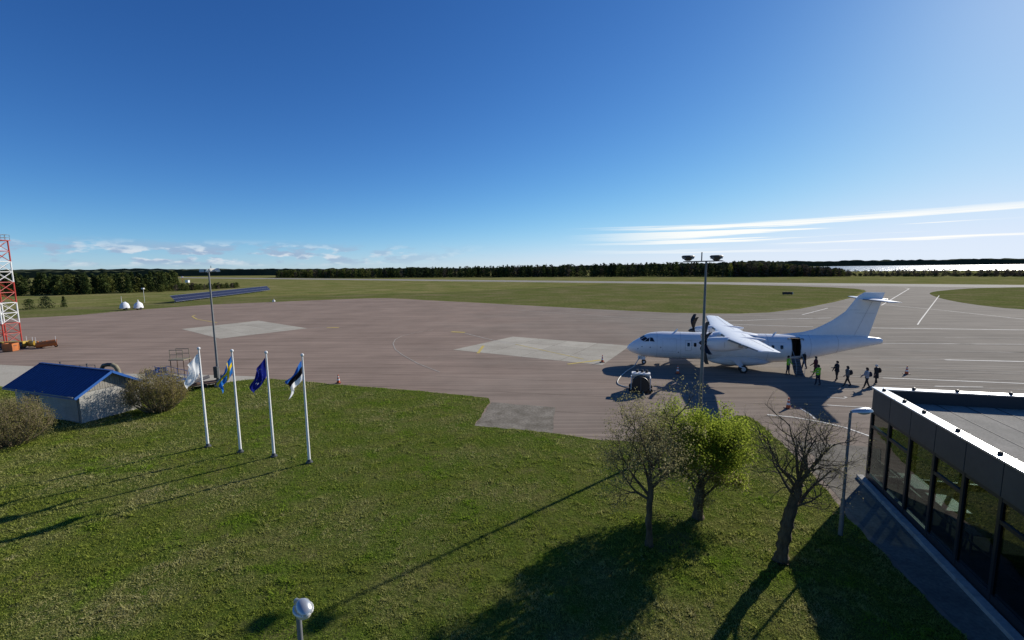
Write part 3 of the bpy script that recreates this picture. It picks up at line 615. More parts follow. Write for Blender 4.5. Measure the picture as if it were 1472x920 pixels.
plane = empty('turboprop_airliner', (12.15, 45.75, 0.006), R(-15.35), 'all-white twin-turboprop high-wing airliner parked on the apron with its rear door open', 'aircraft')
ST = np.array([  # s, centre z, half height, half width
 (0.0, 1.66, .02, .02), (.06, 1.67, .16, .17), (.25, 1.70, .36, .38), (.6, 1.76, .60, .63), (1.0, 1.82, .80, .83), (1.3, 1.88, .93, .95), (1.6, 1.95, 1.05, 1.05), (1.9, 2.01, 1.17, 1.13), (2.3, 2.06, 1.27, 1.23), (2.8, 2.09, 1.33, 1.32), (3.5, 2.11, 1.37, 1.37), (5, 2.12, 1.375, 1.38),
 (9, 2.13, 1.375, 1.38), (13.6, 2.15, 1.375, 1.38), (15.0, 2.21, 1.33, 1.36), (16.5, 2.36, 1.21, 1.24), (18, 2.60, 1.00, 1.03), (19.5, 2.83, .78, .78), (21, 3.03, .55, .52), (22.2, 3.13, .34, .30), (22.55, 3.14, .26, .21), (22.67, 3.14, .16, .12)])
def fus(s):
    return [float(np.interp(s, ST[:, 0], ST[:, i])) for i in (1, 2, 3)]
def surf(s, th, off=0.0):     # th in degrees above the port waterline; port is -y
    zc, rz, ry = fus(s); c, n = math.cos(R(th)), math.sin(R(th)); nv = Vector((0, -c/ry, n/rz)).normalized()
    return Vector((s, -ry*c, zc+rz*n))+nv*off
D0, D1, T0, T1 = 14.98, 15.76, -28.0, 58.0
ss = sorted(set(list(ST[:, 0])+list(np.arange(3.5, 22.2, 0.6))+[D0, D1])); ts = sorted(set([T0, T1]+list(range(-90, 270, 10))))
mb = MB(); idx = {}
for i, s in enumerate(ss):
    for j, t in enumerate(ts): idx[i, j] = len(mb.v); mb.v.append(tuple(surf(s, t)))
for i in range(len(ss)-1):
    for j in range(len(ts)):
        j2 = (j+1) % len(ts); sm, tm = (ss[i]+ss[i+1])/2, (ts[j]+ts[j2])/2 if j2 else 265
        if D0 < sm < D1 and T0 < tm < T1: continue
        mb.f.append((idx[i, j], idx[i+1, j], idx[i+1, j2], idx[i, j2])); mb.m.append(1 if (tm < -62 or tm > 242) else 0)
mb.f.append(tuple(idx[len(ss)-1, j] for j in range(len(ts)))); mb.m.append(0)
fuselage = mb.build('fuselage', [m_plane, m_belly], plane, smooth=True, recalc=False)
# cabin vestibule behind the open door
mb = MB(); x0, x1, y1, z0, z1 = D0-.25, D1+.25, .75, 1.42, 3.3
mb.add([(x0, -1.15, z0), (x1, -1.15, z0), (x1, y1, z0), (x0, y1, z0), (x0, -1.0, z1), (x1, -1.0, z1), (x1, y1, z1), (x0, y1, z1)], [(0, 1, 2, 3), (4, 7, 6, 5), (3, 2, 6, 7), (0, 3, 7, 4), (1, 5, 6, 2)])
mb.build('vestibule', m_cabin, fuselage)
# door frame rim
mb = MB()
rim = [surf(D0, T0+(T1-T0)*k/10, .012) for k in range(11)]+[surf(D1, T1-(T1-T0)*k/10, .012) for k in range(11)]
mb.tube(rim+[rim[0]], .02, 4, cap=False); mb.build('door_frame', m_gear, fuselage)
def patch(s0, s1, t0, t1, off=.006, ns=5, nt_=5, corner=0.28, shear=0.0):
    """rounded patch lying on the fuselage skin"""
    mb = MB(); pts = []
    for k in range(20):
        a = 2*math.pi*k/20; c, s_ = math.cos(a), math.sin(a); e = 0.5
        x = math.copysign(abs(c)**e, c); y = math.copysign(abs(s_)**e, s_)
        pts.append((x, y))
    cs, ct = (s0+s1)/2, (t0+t1)/2
    ring2 = [surf(cs+x*(s1-s0)/2+y*shear, ct+y*(t1-t0)/2, off) for x, y in pts]; ring1 = [surf(cs+x*(s1-s0)/4+y*shear/2, ct+y*(t1-t0)/4, off) for x, y in pts]
    k = len(ring1); mb.add(ring1+ring2, [tuple(range(k))]+[(i, k+i, k+(i+1) % k, (i+1) % k) for i in range(k)])
    return mb
def both(fn, name, m, parent):
    for side in (1, -1):
        mb = fn()
        if side < 0: mb.v = [(x, -y, z) for x, y, z in mb.v]
        mb.build(name, m, parent)
wins = [5.92, 6.52]+[7.3+0.76*i for i in range(10)]
for s in wins: both(lambda: patch(s-.13, s+.13, 5, 21), 'cabin_window', m_dglass, fuselage)
# emergency exit outline by the first window
def outline(s0, s1, t0, t1, r=.008):
    mb = MB(); q = [surf(s0, t0+(t1-t0)*k/6, .004) for k in range(7)]+[surf(s1, t1-(t1-t0)*k/6, .004) for k in range(7)]; mb.tube(q+[q[0]], r, 4, cap=False); return mb
both(lambda: outline(5.63, 6.2, -12, 30, .012), 'emergency_exit_outline', m_seam, fuselage)
both(lambda: outline(3.5, 4.8, -18, 38, .006), 'cargo_door_outline', m_seam, fuselage)
for s in (2.95, 5.2, 8.0, 13.0, 16.6, 18.9):
    mb = MB(); mb.tube([surf(s, t, .001) for t in range(-90, 271, 10)], .009, 4, cap=False); mb.build('skin_joint', m_seam, fuselage)
for t in (32, -30):
    both(lambda: MB().tube([surf(3.2+.7*k, t, .001) for k in range(17)], .007, 4, cap=False), 'skin_joint', m_seam, fuselage)
def cockpit(corners, name='cockpit_window'):
    def fn():
        mb = MB(); n = 5; vs = []
        (a, b, c, d) = corners
        for i in range(n+1):
            for j in range(n+1):
                u, v = i/n, j/n; s = (a[0]*(1-u)+b[0]*u)*(1-v)+(d[0]*(1-u)+c[0]*u)*v; t = (a[1]*(1-u)+b[1]*u)*(1-v)+(d[1]*(1-u)+c[1]*u)*v
                vs.append(surf(s, t, .012))
        return mb.add(vs, [(i*(n+1)+j, (i+1)*(n+1)+j, (i+1)*(n+1)+j+1, i*(n+1)+j+1) for i in range(n) for j in range(n)])
    both(fn, name, m_dglass, fuselage)
cockpit([(1.36, 52), (1.62, 34), (2.02, 41), (1.80, 60)])
cockpit([(1.30, 86), (1.33, 56), (1.76, 64), (1.72, 87)])
cockpit([(1.70, 30), (2.16, 26), (2.22, 46), (2.08, 43)])
cockpit([(2.25, 26), (2.72, 22), (2.52, 42), (2.29, 46)])
for s, t in ((1.5, 5), (2.3, -3), (3.3, -2), (1.1, -6), (5.0, -22)):
    MB().add([surf(s+.07*math.cos(k), t+3*math.sin(k), .006) for k in [i*.785 for i in range(8)]], [tuple(range(8))]).build('static_port', m_seam, fuselage)
# belly fairing carrying the main gear
mb = MB(); rr = []
for s, w, zb, zt in [(7.7, .3, .78, .95), (8.3, 1.0, .55, 1.15), (9.2, 1.52, .42, 1.45), (10.5, 1.66, .40, 1.5), (11.6, 1.6, .44, 1.45), (12.8, 1.15, .58, 1.2), (13.8, .35, .80, .98)]:
    zc, hz = (zb+zt)/2, (zt-zb)/2; rr.append([(s, w*math.copysign(abs(math.cos(a))**.7, math.cos(a)), zc+hz*math.copysign(abs(math.sin(a))**.7, math.sin(a))) for a in [2*math.pi*k/20 for k in range(20)]])
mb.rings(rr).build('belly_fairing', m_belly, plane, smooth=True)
# wing
AF = [(1, .004), (.8, .042), (.6, .072), (.4, .092), (.25, .095), (.12, .078), (.05, .05), (.015, .026), (0, 0), (.015, -.02), (.05, -.032), (.12, -.042), (.25, -.05), (.4, -.046), (.6, -.03), (.8, -.012), (1, -.004)]
def wing_sec(y, sc=1.0, clip=None, grow=0.0):
    ay = abs(y); t = max(0, (ay-4.95)/(12.28-4.95)); le = 8.72+t*.72; ch = 2.57*(1-t)+1.42*t; z = 3.56+t*.34; th = .82-.2*t
    pts = [(le+x*ch, y, z+zz*ch*th*1.0) for x, zz in AF]
    if clip: pts = [(le+x*ch-grow*(1-x*4), y, z+(zz*ch*th)*(1+grow*3)) for x, zz in AF if x <= clip]
    return pts
ys = [-12.28, -12.1, -9, -4.95, -1.4, 0, 1.4, 4.95, 9, 12.1, 12.28]
secs = [wing_sec(y) for y in ys]
for k in (0, -1):
    c = Vector(secs[k][0]).lerp(Vector(secs[k][8]), .5); secs[k] = [tuple(c.lerp(Vector(p), .86)) for p in secs[k]]
wing = MB().rings(secs).build('wing', m_plane, plane, smooth=True, recalc=True)
for s_ in (-1, 1):
    for ya, yb in ((5.0, 8.4), (8.5, 11.9), (1.6, 3.3)):
        MB().rings([wing_sec(s_*(ya+(yb-ya)*k/4), clip=.06, grow=.006) for k in range(5)], closed=False, cap=False).build('deicing_boot', m_boot, wing)
    # flap and aileron gaps on the upper skin
    for ya, yb, fx in ((1.5, 3.4, .72), (4.8, 8.3, .72), (8.45, 11.8, .74)):
        def up(y):
            t = max(0, (abs(y)-4.95)/7.33); ch = 2.57*(1-t)+1.42*t; return (8.72+t*.72+fx*ch, y, 3.56+t*.34+.056*ch*(1-.22*t)+.004)
        MB().tube([up(s_*(ya+(yb-ya)*k/3)) for k in range(4)], .009, 4).build('control_surface_gap', m_seam, wing)
    for y in (2.3, 6.3, 8.4):   # flap track fairings under the trailing edge
        t = max(0, (y-4.95)/7.33); MB().lathe([(.01, -.55), (.06, -.3), (.08, .1), (.05, .45), (.01, .65)], (10.9-.5*t, s_*y, 3.48+t*.34), 8, axis='X').build('flap_fairing', m_plane, wing, smooth=True)
# wing root fairing on the fuselage crown
rr = []
for s, w, h in [(8.0, .2, .05), (8.6, .85, .28), (9.6, 1.12, .40), (11.0, 1.05, .34), (12.0, .7, .2), (12.8, .2, .05)]:
    rr.append([(s, w*math.cos(a), 3.36+h*math.sin(a)) for a in [2*math.pi*k/18 for k in range(18)]])
MB().rings(rr).build('wing_root_fairing', m_plane, plane, smooth=True)
# engines and propellers
for s_ in (-1, 1):
    cy = s_*4.05; rr = []
    for s, zc, w, h in [(7.12, 3.06, .34, .40), (7.35, 3.04, .46, .56), (7.9, 3.02, .55, .66), (8.8, 3.06, .58, .68), (9.8, 3.16, .56, .60), (10.7, 3.32, .44, .44), (11.5, 3.46, .26, .24), (12.0, 3.52, .08, .07)]:
        rr.append([(s, cy+w*math.copysign(abs(math.cos(a))**.8, math.cos(a)), zc+h*math.copysign(abs(math.sin(a))**.8, math.sin(a))) for a in [2*math.pi*k/20 for k in range(20)]])
    nac = MB().rings(rr).build('engine_nacelle', m_plane, plane, smooth=True)
    MB().rings([[(7.09, cy+.27*math.cos(a), 2.72+.11*math.sin(a)) for a in [2*math.pi*k/12 for k in range(12)]], [(7.3, cy+.3*math.cos(a), 2.72+.13*math.sin(a)) for a in [2*math.pi*k/12 for k in range(12)]]]).build('air_intake', m_boot, nac)
    MB().tube([(8.55, cy+.585*math.cos(R(t)), 3.05+.685*math.sin(R(t))) for t in range(-80, 261, 20)], .012, 4).build('cowl_seam', m_seam, nac)
    MB().lathe([(.13, 0), (.15, .35)], (9.7, cy-s_*0+.50*(-1 if s_ < 0 else 1), 3.0), 10, axis='X').build('exhaust_pipe', m_metal, nac, smooth=True)
    prop = MB().lathe([(.01, -.62), (.10, -.56), (.21, -.4), (.29, -.2), (.33, 0.0), (.33, .08)], (7.08, cy, 3.1), 18, axis='X').build('propeller', m_prop, plane, smooth=True)
    for k in range(6):
        ang = R(8+60*k if s_ < 0 else 26+60*k); mb = MB(); sec = []
        for i in range(10):
            t = i/9; r = .2+1.76*t; ch = .18+.28*math.sin(min(1, t*1.25)*math.pi*.62)-.14*max(0, t-.7)/.3; tw = R(8+16*(1-t)); sw = -.13*math.sin(t*math.pi*.85)+.26*t**2.6; th = .05*(1-t)+.012
            q = []
            for j in range(8):
                b = 2*math.pi*j/8; px, py = math.cos(b)*ch/2, math.sin(b)*th/2
                q.append((px*math.cos(tw)-py*math.sin(tw)+sw, px*math.sin(tw)+py*math.cos(tw), r))
            sec.append(q)
        mb.rings(sec); ca, sa = math.cos(ang), math.sin(ang)
        mb.v = [(7.03+x, cy+y*ca+z*sa, 3.1-y*sa+z*ca) for x, y, z in mb.v]
        mb.build('propeller_blade', m_prop, prop, smooth=True)
# tail
FIN = [(14.0, 3.5), (15.6, 3.62), (17.2, 4.12), (18.5, 4.92), (19.55, 5.80), (20.45, 7.24), (20.95, 7.62), (22.55, 7.62), (22.1, 5.8), (21.55, 3.45)]
def fin_th(s, z): return max(.02, .2-.026*(z-3.4))
mb = MB(); n = len(FIN)
LEp = [FIN[i] for i in range(7)]; zs = [3.3]+[3.5+i*(7.62-3.5)/14 for i in range(15)]
def fin_le(z):
    P = [(14.0, 3.5)]+FIN[1:7]; return float(np.interp(z, [p[1] for p in P], [p[0] for p in P]))
def fin_te(z): return float(np.interp(z, [3.45, 5.8, 7.62], [21.55, 22.1, 22.55]))
rr = []
for z in zs:
    a, b = fin_le(z), fin_te(z); c = b-a; w = fin_th(0, z)*(.9 if z < 7.5 else .7)
    rr.append([(a+c*x, w*y, z) for x, y in [(0, 0), (.04, .35), (.15, .75), (.4, 1), (.7, .7), (1, .05), (1, -.05), (.7, -.7), (.4, -1), (.15, -.75), (.04, -.35)]])
fin = MB().rings(rr).build('tail_fin', m_plane, plane, smooth=True)
for pts in ([(20.35, 3.6), (21.6, 6.85)], [(19.9, 6.0), (20.7, 6.0)], [(20.3, 5.72), (21.9, 5.72)]):
    for s_ in (-1, 1): MB().tube([(a, s_*(fin_th(0, z)*.93), z) for a, z in pts], .008, 4).build('rudder_gap', m_seam, fin)
def stab_sec(y):
    t = abs(y)/3.65; le = 20.72+.42*t; ch = 1.75*(1-t)+1.0*t
    return [(le+x*ch, y, 6.98+zz*ch*.75) for x, zz in AF]
stab = MB().rings([stab_sec(y) for y in (-3.65, -2, -.2, .2, 2, 3.65)]).build('tailplane', m_plane, plane, smooth=True, recalc=True)
MB().lathe([(.01, -.35), (.12, -.1), (.17, .5), (.15, 1.4), (.08, 1.9), (.01, 2.2)], (20.7, 0, 6.98), 12, axis='X').build('tail_bullet', m_plane, stab, smooth=True)
for s_ in (-1, 1):
    MB().rings([[(20.71+.42*t+x*(1.75-.75*t)-.012, s_*3.65*t, 6.98+zz*1.2*.8) for x, zz in AF if x <= .06] for t in (.08, .5, .98)], closed=False, cap=False).build('deicing_boot', m_boot, stab)
# aerials and probes
for s, h in ((4.6, .32), (13.6, .26)):
    MB().add([(s, 0, 3.45), (s+.28, 0, 3.45), (s+.42, 0, 3.5+h), (s+.3, 0, 3.5+h), (s+.14, .02, 3.45), (s+.14, -.02, 3.45)], [(0, 4, 3), (4, 1, 2), (4, 2, 3), (0, 3, 5), (5, 2, 1), (5, 3, 2), (0, 1, 2, 3)]).build('blade_aerial', m_plane, fuselage)
MB().tube([(11.5, 0, .46), (11.62, 0, .2)], [.03, .012], 6).build('drain_mast', m_gear, fuselage)
# undercarriage
def wheel(parent, c, r, w):
    x, y, z = c
    ty = MB().lathe([(r*.55, -w/2), (r*.9, -w/2), (r, -w*.3), (r, w*.3), (r*.9, w/2), (r*.55, w/2)], c, 20, axis='Y').build('tyre', m_tyre, parent, smooth=True)
    MB().lathe([(.02, -w*.53), (r*.5, -w*.50), (r*.6, -w*.36), (r*.6, w*.36), (r*.5, w*.50), (.02, w*.53)], c, 16, axis='Y').build('rim', m_rim, parent, smooth=True)
for s_ in (-1, 1):
    mb = MB(); mb.tube([(10.35, s_*1.45, .95), (10.55, s_*1.75, .7), (10.75, s_*1.98, .42)], [.12, .11, .08], 8); mb.beam((10.75, s_*1.75, .42), (10.75, s_*2.3, .42), .1)
    leg = mb.build('main_gear_leg', m_gear, plane, smooth=True)
    MB().add([(9.75, s_*1.66, 1.2), (10.5, s_*1.66, 1.2), (10.9, s_*2.36, .5), (10.35, s_*2.36, .62), (9.75, s_*1.74, 1.2), (10.5, s_*1.74, 1.2), (10.9, s_*2.44, .5), (10.35, s_*2.44, .62)], [(0, 1, 2, 3), (7, 6, 5, 4), (0, 4, 5, 1), (1, 5, 6, 2), (2, 6, 7, 3), (3, 7, 4, 0)]).build('gear_door', m_belly, leg)
    for dy in (1.86, 2.24): wheel(leg, (10.75, s_*dy, .38), .38, .22)
mb = MB(); mb.tube([(1.72, 0, 1.1), (1.75, 0, .25)], [.07, .055], 8); mb.beam((1.75, -.18, .24), (1.75, .18, .24), .06); mb.beam((1.75, 0, .6), (2.3, 0, 1.0), .04)
leg = mb.build('nose_gear_leg', m_gear, plane, smooth=True)
for s_ in (-1, 1):
    wheel(leg, (1.75, s_*.17, .24), .24, .14)
    MB().box((1.5, s_*.26, .68), (.75, .02, .34)).build('gear_door', m_plane, leg)
# fold-down rear airstair
mb = MB(); arc = []
for k in range(9):
    t = k/8; arc.append((-1.22-1.5*t-.10*math.sin(t*math.pi), 1.42-1.27*t-.36*math.sin(t*math.pi)))
for k in range(8):
    (y0, z0), (y1, z1) = arc[k], arc[k+1]
    mb.add([(D0+.02, y0, z0), (D1-.02, y0, z0), (D1-.02, y1, z1), (D0+.02, y1, z1), (D0+.02, y0-.03, z0-.07), (D1-.02, y0-.03, z0-.07), (D1-.02, y1-.03, z1-.07), (D0+.02, y1-.03, z1-.07)], [(0, 1, 2, 3), (7, 6, 5, 4), (0, 4, 5, 1), (2, 6, 7, 3), (1, 5, 6, 2), (3, 7, 4, 0)])
stair = mb.build('airstair_door', m_stairgrey, plane)
for k in range(6):
    t = (k+.5)/6; MB().box((15.37, -1.25-1.42*t, 1.40-1.2*t), (.64, .24, .035)).build('step', m_stairgrey, stair)
for x in (D0+.05, D1-.05):
    MB().tube([(x, -1.3, 2.25), (x, -1.75, 1.95), (x, -2.65, 1.05), (x, -2.68, .25)], .018, 6).build('handrail', m_gear, stair)

# ---------------------------------------------------------------- terminal building
m_fascia = mat('anthracite_cladding', (0.055, 0.055, 0.058), 0.45, c2=(0.07, 0.07, 0.072), vscale=0.6, v2=(5, 0.08))
m_frame = mat('dark_window_frame', (0.02, 0.022, 0.026), 0.4)
m_cap = mat('parapet_sheet_metal', (0.62, 0.63, 0.64), 0.28, 0.75, c2=(0.52, 0.53, 0.55), vscale=1.2, bump=0.05, bscale=3)
m_roof = mat('roof_membrane', (0.25, 0.24, 0.21), 0.95, spec=0.05, c2=(0.32, 0.305, 0.27), vscale=1.2, v2=(14, 0.18), bump=0.4, bscale=40)
m_inner = mat('parapet_inner', (0.035, 0.036, 0.04), 0.8)
m_plinth = mat('plinth_concrete', (0.24, 0.235, 0.225), 0.9, c2=(0.36, 0.35, 0.33), vscale=1.5, v2=(8, 0.15))
m_floor = mat('hall_floor', (0.05, 0.052, 0.045), 0.8, spec=0.08, c2=(0.08, 0.082, 0.07), vscale=0.7)
m_inwall = mat('hall_wall', (0.45, 0.44, 0.42), 0.8, var=0.05)
m_pale = mat('pale_furniture', (0.70, 0.74, 0.74), 0.4, var=0.05)
m_black = mat('black_plastic', (0.015, 0.015, 0.016), 0.5)
def glass_material():
    m = bpy.data.materials.new('facade_glass'); m.use_nodes = True; nt = m.node_tree
    for n in list(nt.nodes): nt.nodes.remove(n)
    o = nt.nodes.new('ShaderNodeOutputMaterial'); t = nt.nodes.new('ShaderNodeBsdfTransparent'); t.inputs[0].default_value = (0.45, 0.50, 0.48, 1)
    g = nt.nodes.new('ShaderNodeBsdfGlossy'); g.inputs['Roughness'].default_value = 0.01; g.inputs['Color'].default_value = (1, 1, 1, 1)
    lw = nt.nodes.new('ShaderNodeLayerWeight'); lw.inputs[0].default_value = 0.5; s = nt.nodes.new('ShaderNodeMixShader')
    pw = nt.nodes.new('ShaderNodeMath'); pw.operation = 'POWER'; pw.inputs[1].default_value = 4.0; nt.links.new(lw.outputs['Facing'], pw.inputs[0])
    f = nt.nodes.new('ShaderNodeMath'); f.operation = 'MULTIPLY_ADD'; f.inputs[1].default_value = 0.8; f.inputs[2].default_value = 0.07; nt.links.new(pw.outputs[0], f.inputs[0])
    nt.links.new(f.outputs[0], s.inputs[0]); nt.links.new(t.outputs[0], s.inputs[1]); nt.links.new(g.outputs[0], s.inputs[2]); nt.links.new(s.outputs[0], o.inputs[0])
    return m
m_glass = glass_material()
ta = math.atan2(-.949, -.315); TC = (16.70, 19.76, 0)
term = empty('terminal_building', TC, 0, 'low dark-clad glass terminal with a flat grey roof and bright metal parapet', 'building')
A_ = Vector((-.315, -.949)); B_ = Vector((.968, -.25)); MOD = 1.63; HT = 4.5
def tp(u, v, z): q = A_*u+B_*v; return Vector((q.x, q.y, z))        # u along the lawn facade, v along the apron facade
def slab(mb, u0, u1, v0, v1, z0, z1, m=0):
    c = [(u0, v0), (u1, v0), (u1, v1), (u0, v1)]
    return mb.add([tp(u, v, z0) for u, v in c]+[tp(u, v, z1) for u, v in c], [(0, 1, 2, 3), (7, 6, 5, 4), (0, 4, 5, 1), (1, 5, 6, 2), (2, 6, 7, 3), (3, 7, 4, 0)], m)
LU, LV = MOD*13, 20.0
slab(MB(), .02, LU, .05, LV, -.1, .12).build('floor_slab', m_floor, term, recalc=True)
roof = slab(MB(), .1, LU, .1, LV, 3.72, 3.92).build('roof', m_roof, term, recalc=True)
for k in range(1, 14):
    v = .2+1.05*k; slab(MB(), .3, LU-.2, v, v+.035, 3.915, 3.932).build('roof_seam', m_inner, roof, recalc=True)
slab(MB(), .36, LU, .22, .30, 3.9, 4.46).build('parapet_upstand', m_inner, roof, recalc=True)
slab(MB(), .22, .30, .30, LV, 3.9, 4.46).build('parapet_upstand', m_inner, roof, recalc=True)
ccap = slab(MB(), -.06, LU, -.06, .36, 4.46, 4.52).build('parapet_cap', m_cap, term, recalc=True, bevel=.012)
slab(MB(), -.06, .34, .36, LV, 4.462, 4.522).build('parapet_cap', m_cap, term, recalc=True, bevel=.012)
for k in range(1, 10):
    slab(MB(), k*2.0, k*2.0+.02, -.065, .365, 4.515, 4.53).build('cap_joint', m_cap, ccap, recalc=True)
def knob(u, v):
    p = tp(u, v, 4.52); MB().lathe([(.065, 0), (.075, .03), (.06, .09), (.02, .11)], p, 10).build('roof_edge_fixing', m_black, ccap, smooth=True)
for u in (.62, 2.35, 3.75, 5.75, 7.7, 9.9): knob(u, .16)
for v in (1.5, 3.1, 5.0, 7.1, 9.2): knob(.14, v)
# lawn facade: fascia panel, frame and panes module by module
for k in range(13):
    u0, u1 = k*MOD, (k+1)*MOD
    slab(MB(), u0+.015, u1-.015, 0, .06, 3.42, 4.455).build('fascia_panel', m_fascia, term, recalc=True, bevel=.006)
    slab(MB(), u0-.06, u0+.06, .012, .17, .12, 3.43).build('mullion', m_frame, term, recalc=True)
    slab(MB(), u0+.06, u1-.06, .02, .14, 3.30, 3.42).build('transom', m_frame, term, recalc=True)
    slab(MB(), u0+.06, u1-.06, .02, .14, .12, .40).build('sill_panel', m_frame, term, recalc=True)
    if k in (0, 1, 3, 5, 6, 8, 10):
        slab(MB(), u0+.06, u1-.06, .02, .14, 2.62, 2.74).build('transom', m_frame, term, recalc=True)
        slab(MB(), u0+.06, u1-.06, .07, .082, 2.74, 3.30).build('glass_pane', m_glass, term, recalc=True)
        slab(MB(), u0+.06, u1-.06, .07, .082, .40, 2.62).build('glass_pane', m_glass, term, recalc=True)
    else:
        slab(MB(), u0+.06, u1-.06, .07, .082, .40, 3.30).build('glass_pane', m_glass, term, recalc=True)
# apron facade
NV = 11; MV = LV/NV
for k in range(NV):
    v0, v1 = k*MV, (k+1)*MV; vv = max(v0, .06)
    slab(MB(), 0, .06, vv+.015, v1-.015, 3.42, 4.452).build('fascia_panel', m_fascia, term, recalc=True, bevel=.006)
    if k: slab(MB(), .012, .17, v0-.05, v0+.05, .12, 3.43).build('mullion', m_frame, term, recalc=True)
    slab(MB(), .02, .14, max(v0+.05, .17), v1-.05, 3.30, 3.42).build('transom', m_frame, term, recalc=True)
    slab(MB(), .02, .14, max(v0+.05, .17), v1-.05, .12, .30).build('sill_panel', m_frame, term, recalc=True)
    slab(MB(), .07, .082, max(v0+.05, .17), v1-.05, .30, 3.30).build('glass_pane', m_glass, term, recalc=True)
for k in range(9):
    slab(MB(), -.2+k*2.5, 2.28+k*2.5, -.30, -.02, .0, .16).build('plinth_kerb', m_plinth, term, recalc=True, bevel=.01)
# inside: ceiling underside, back wall, handrail, benches and counters
slab(MB(), .2, LU, .2, LV, 3.46, 3.5).build('ceiling', m_inwall, term, recalc=True)
slab(MB(), LU-.2, LU, .1, LV, .12, 3.5).build('end_wall', m_inwall, term, recalc=True)
slab(MB(), .2, LU, LV-.2, LV, .12, 3.5).build('side_wall', m_inwall, term, recalc=True)
slab(MB(), 6.6, 6.8, 3.4, LV-.3, .12, 3.46).build('partition_wall', m_inwall, term, recalc=True)
for z in (1.06,): slab(MB(), .2, LU-.3, .34, .40, z, z+.05).build('handrail', m_frame, term, recalc=True)
tg = 'pale tables in the terminal hall'
for u, v, a, b in ((.9, .8, 1.5, .7), (2.7, 1.0, 1.4, .8), (4.4, .9, 1.3, .7), (7.9, 1.0, 1.3, .7)):
    t = empty('hall_table', Vector(TC)+tp(u+a/2, v+b/2, .12), math.atan2(A_.y, A_.x), 'pale table inside the glass terminal hall', 'table', tg)
    MB().box((0, 0, .72), (a, b, .05)).build('table_top', m_pale, t, bevel=.01)
    for sx_ in (-1, 1):
        for sy_ in (-1, 1): MB().box((sx_*(a/2-.08), sy_*(b/2-.08), .35), (.05, .05, .70)).build('leg', m_frame, t)

# ---------------------------------------------------------------- poles, lamps, flags
m_polewhite = mat('white_pole_paint', (0.75, 0.75, 0.75), 0.35, var=0.04)
m_steel = mat('galvanised_steel', (0.17, 0.175, 0.18), 0.6, 0.2, var=0.15, vscale=2)
m_lampgrey = mat('lamp_housing', (0.42, 0.44, 0.46), 0.3, 0.5, var=0.08)
m_lens = mat('lamp_lens', (0.62, 0.58, 0.5), 0.15)
m_darkbox = mat('dark_grey_box', (0.05, 0.055, 0.06), 0.6)
FP = [(-17.71, 24.41), (-15.31, 23.58), (-13.11, 22.98), (-10.79, 22.15)]
pole_lab = ['white flagpole flying the plain white flag', 'white flagpole flying the blue flag with yellow cross', 'white flagpole flying the dark blue flag with stars', 'white flagpole flying the blue, black and white flag']
proto = empty('flagpole', (*FP[0], .03), 0, pole_lab[0], 'flagpole', 'white flagpoles in a row on the lawn')
MB().tube([(0, 0, 0), (0, 0, 1.5), (0, 0, 5.72)], [.075, .068, .038], 12).build('pole', m_polewhite, proto, smooth=True)
MB().lathe([(.02, 5.70), (.07, 5.74), (.085, 5.79), (.07, 5.85), (.01, 5.88)], n=12).build('finial', m_polewhite, proto, smooth=True)
MB().lathe([(.17, -.02), (.17, .06), (.12, .09), (.09, .2)], n=14).build('base_collar', m_darkbox, proto, smooth=True)
MB().tube([(.05, -.06, 1.2), (.045, -.05, 5.65)], .006, 4).build('halyard', m_polewhite, proto)
for p, lb in zip(FP[1:], pole_lab[1:]):
    c = copy_tree(proto); c.location = (*p, .03); c['label'] = lb
def fabric(name, c): return leafmat(name, tuple(min(.9, x*1.25) for x in c), tuple(min(.9, x*1.25) for x in c), 0.45)
f_white, f_blue, f_yellow = fabric('white_flag_cloth', (.72, .73, .75)), fabric('mid_blue_flag_cloth', (.03, .13, .42)), fabric('yellow_flag_cloth', (.75, .52, .03))
f_navy, f_black, f_sky = fabric('navy_flag_cloth', (.012, .018, .16)), fabric('black_flag_cloth', (.012, .012, .015)), fabric('cornflower_flag_cloth', (.03, .16, .48))
def flag(pole, label, mats, mfun, L, h, d, ph, ztop=5.55, stars=False):
    d = Vector(d).normalized(); nrm = Vector((-d.y, d.x, 0)); nrm = nrm.normalized() if nrm.length > .1 else Vector((0, 1, 0)); nu, nv = 30, 16
    def P(u, v, off=0.0):
        # u along the fly, v down the hoist; the cloth sags and folds as it leaves the pole
        sag = u*u*.25; w = .20*math.sin(6.5*u*(.6+.5*v)+ph+2.6*v)*u**.7+.07*math.sin(13*u+2*ph-5*v)*u**.6
        squeeze = 1-.32*u*(1-v)
        return Vector((-.06, 0, -v*h*squeeze))+d*(L*u)+nrm*(w*1.2+off)+Vector((.10*math.sin(7*u+4*v+ph)*u+.12*u*(v-.3)*math.cos(ph), 0, -sag*.3+.05*math.sin(9*u+ph)*u))
    mb = MB(); vs = [P(i/nu, j/nv) for i in range(nu+1) for j in range(nv+1)]
    mb.v = [tuple(v) for v in vs]
    for i in range(nu):
        for j in range(nv): mb.f.append((i*(nv+1)+j, (i+1)*(nv+1)+j, (i+1)*(nv+1)+j+1, i*(nv+1)+j+1)); mb.m.append(mfun((i+.5)/nu, (j+.5)/nv))
    o = mb.build('flag', mats, None, smooth=True); o.location = (pole[0], pole[1], ztop); tag(o, label, 'flag', 'flags on the lawn flagpoles')
    if stars:
        for k in range(12):
            a = 2*math.pi*k/12
            for off in (.006, -.006):
                sp = []
                for q in range(10):
                    r = .055 if q % 2 == 0 else .023; b = a+2*math.pi*q/10; sp.append(P(.5+(.30*math.cos(a)*h+r*math.cos(b))/L, .5+(.30*math.sin(a)*h+r*math.sin(b))/h, off))
                MB().add(sp, [tuple(range(10))]).build('star', f_white if k % 3 else f_yellow, o)
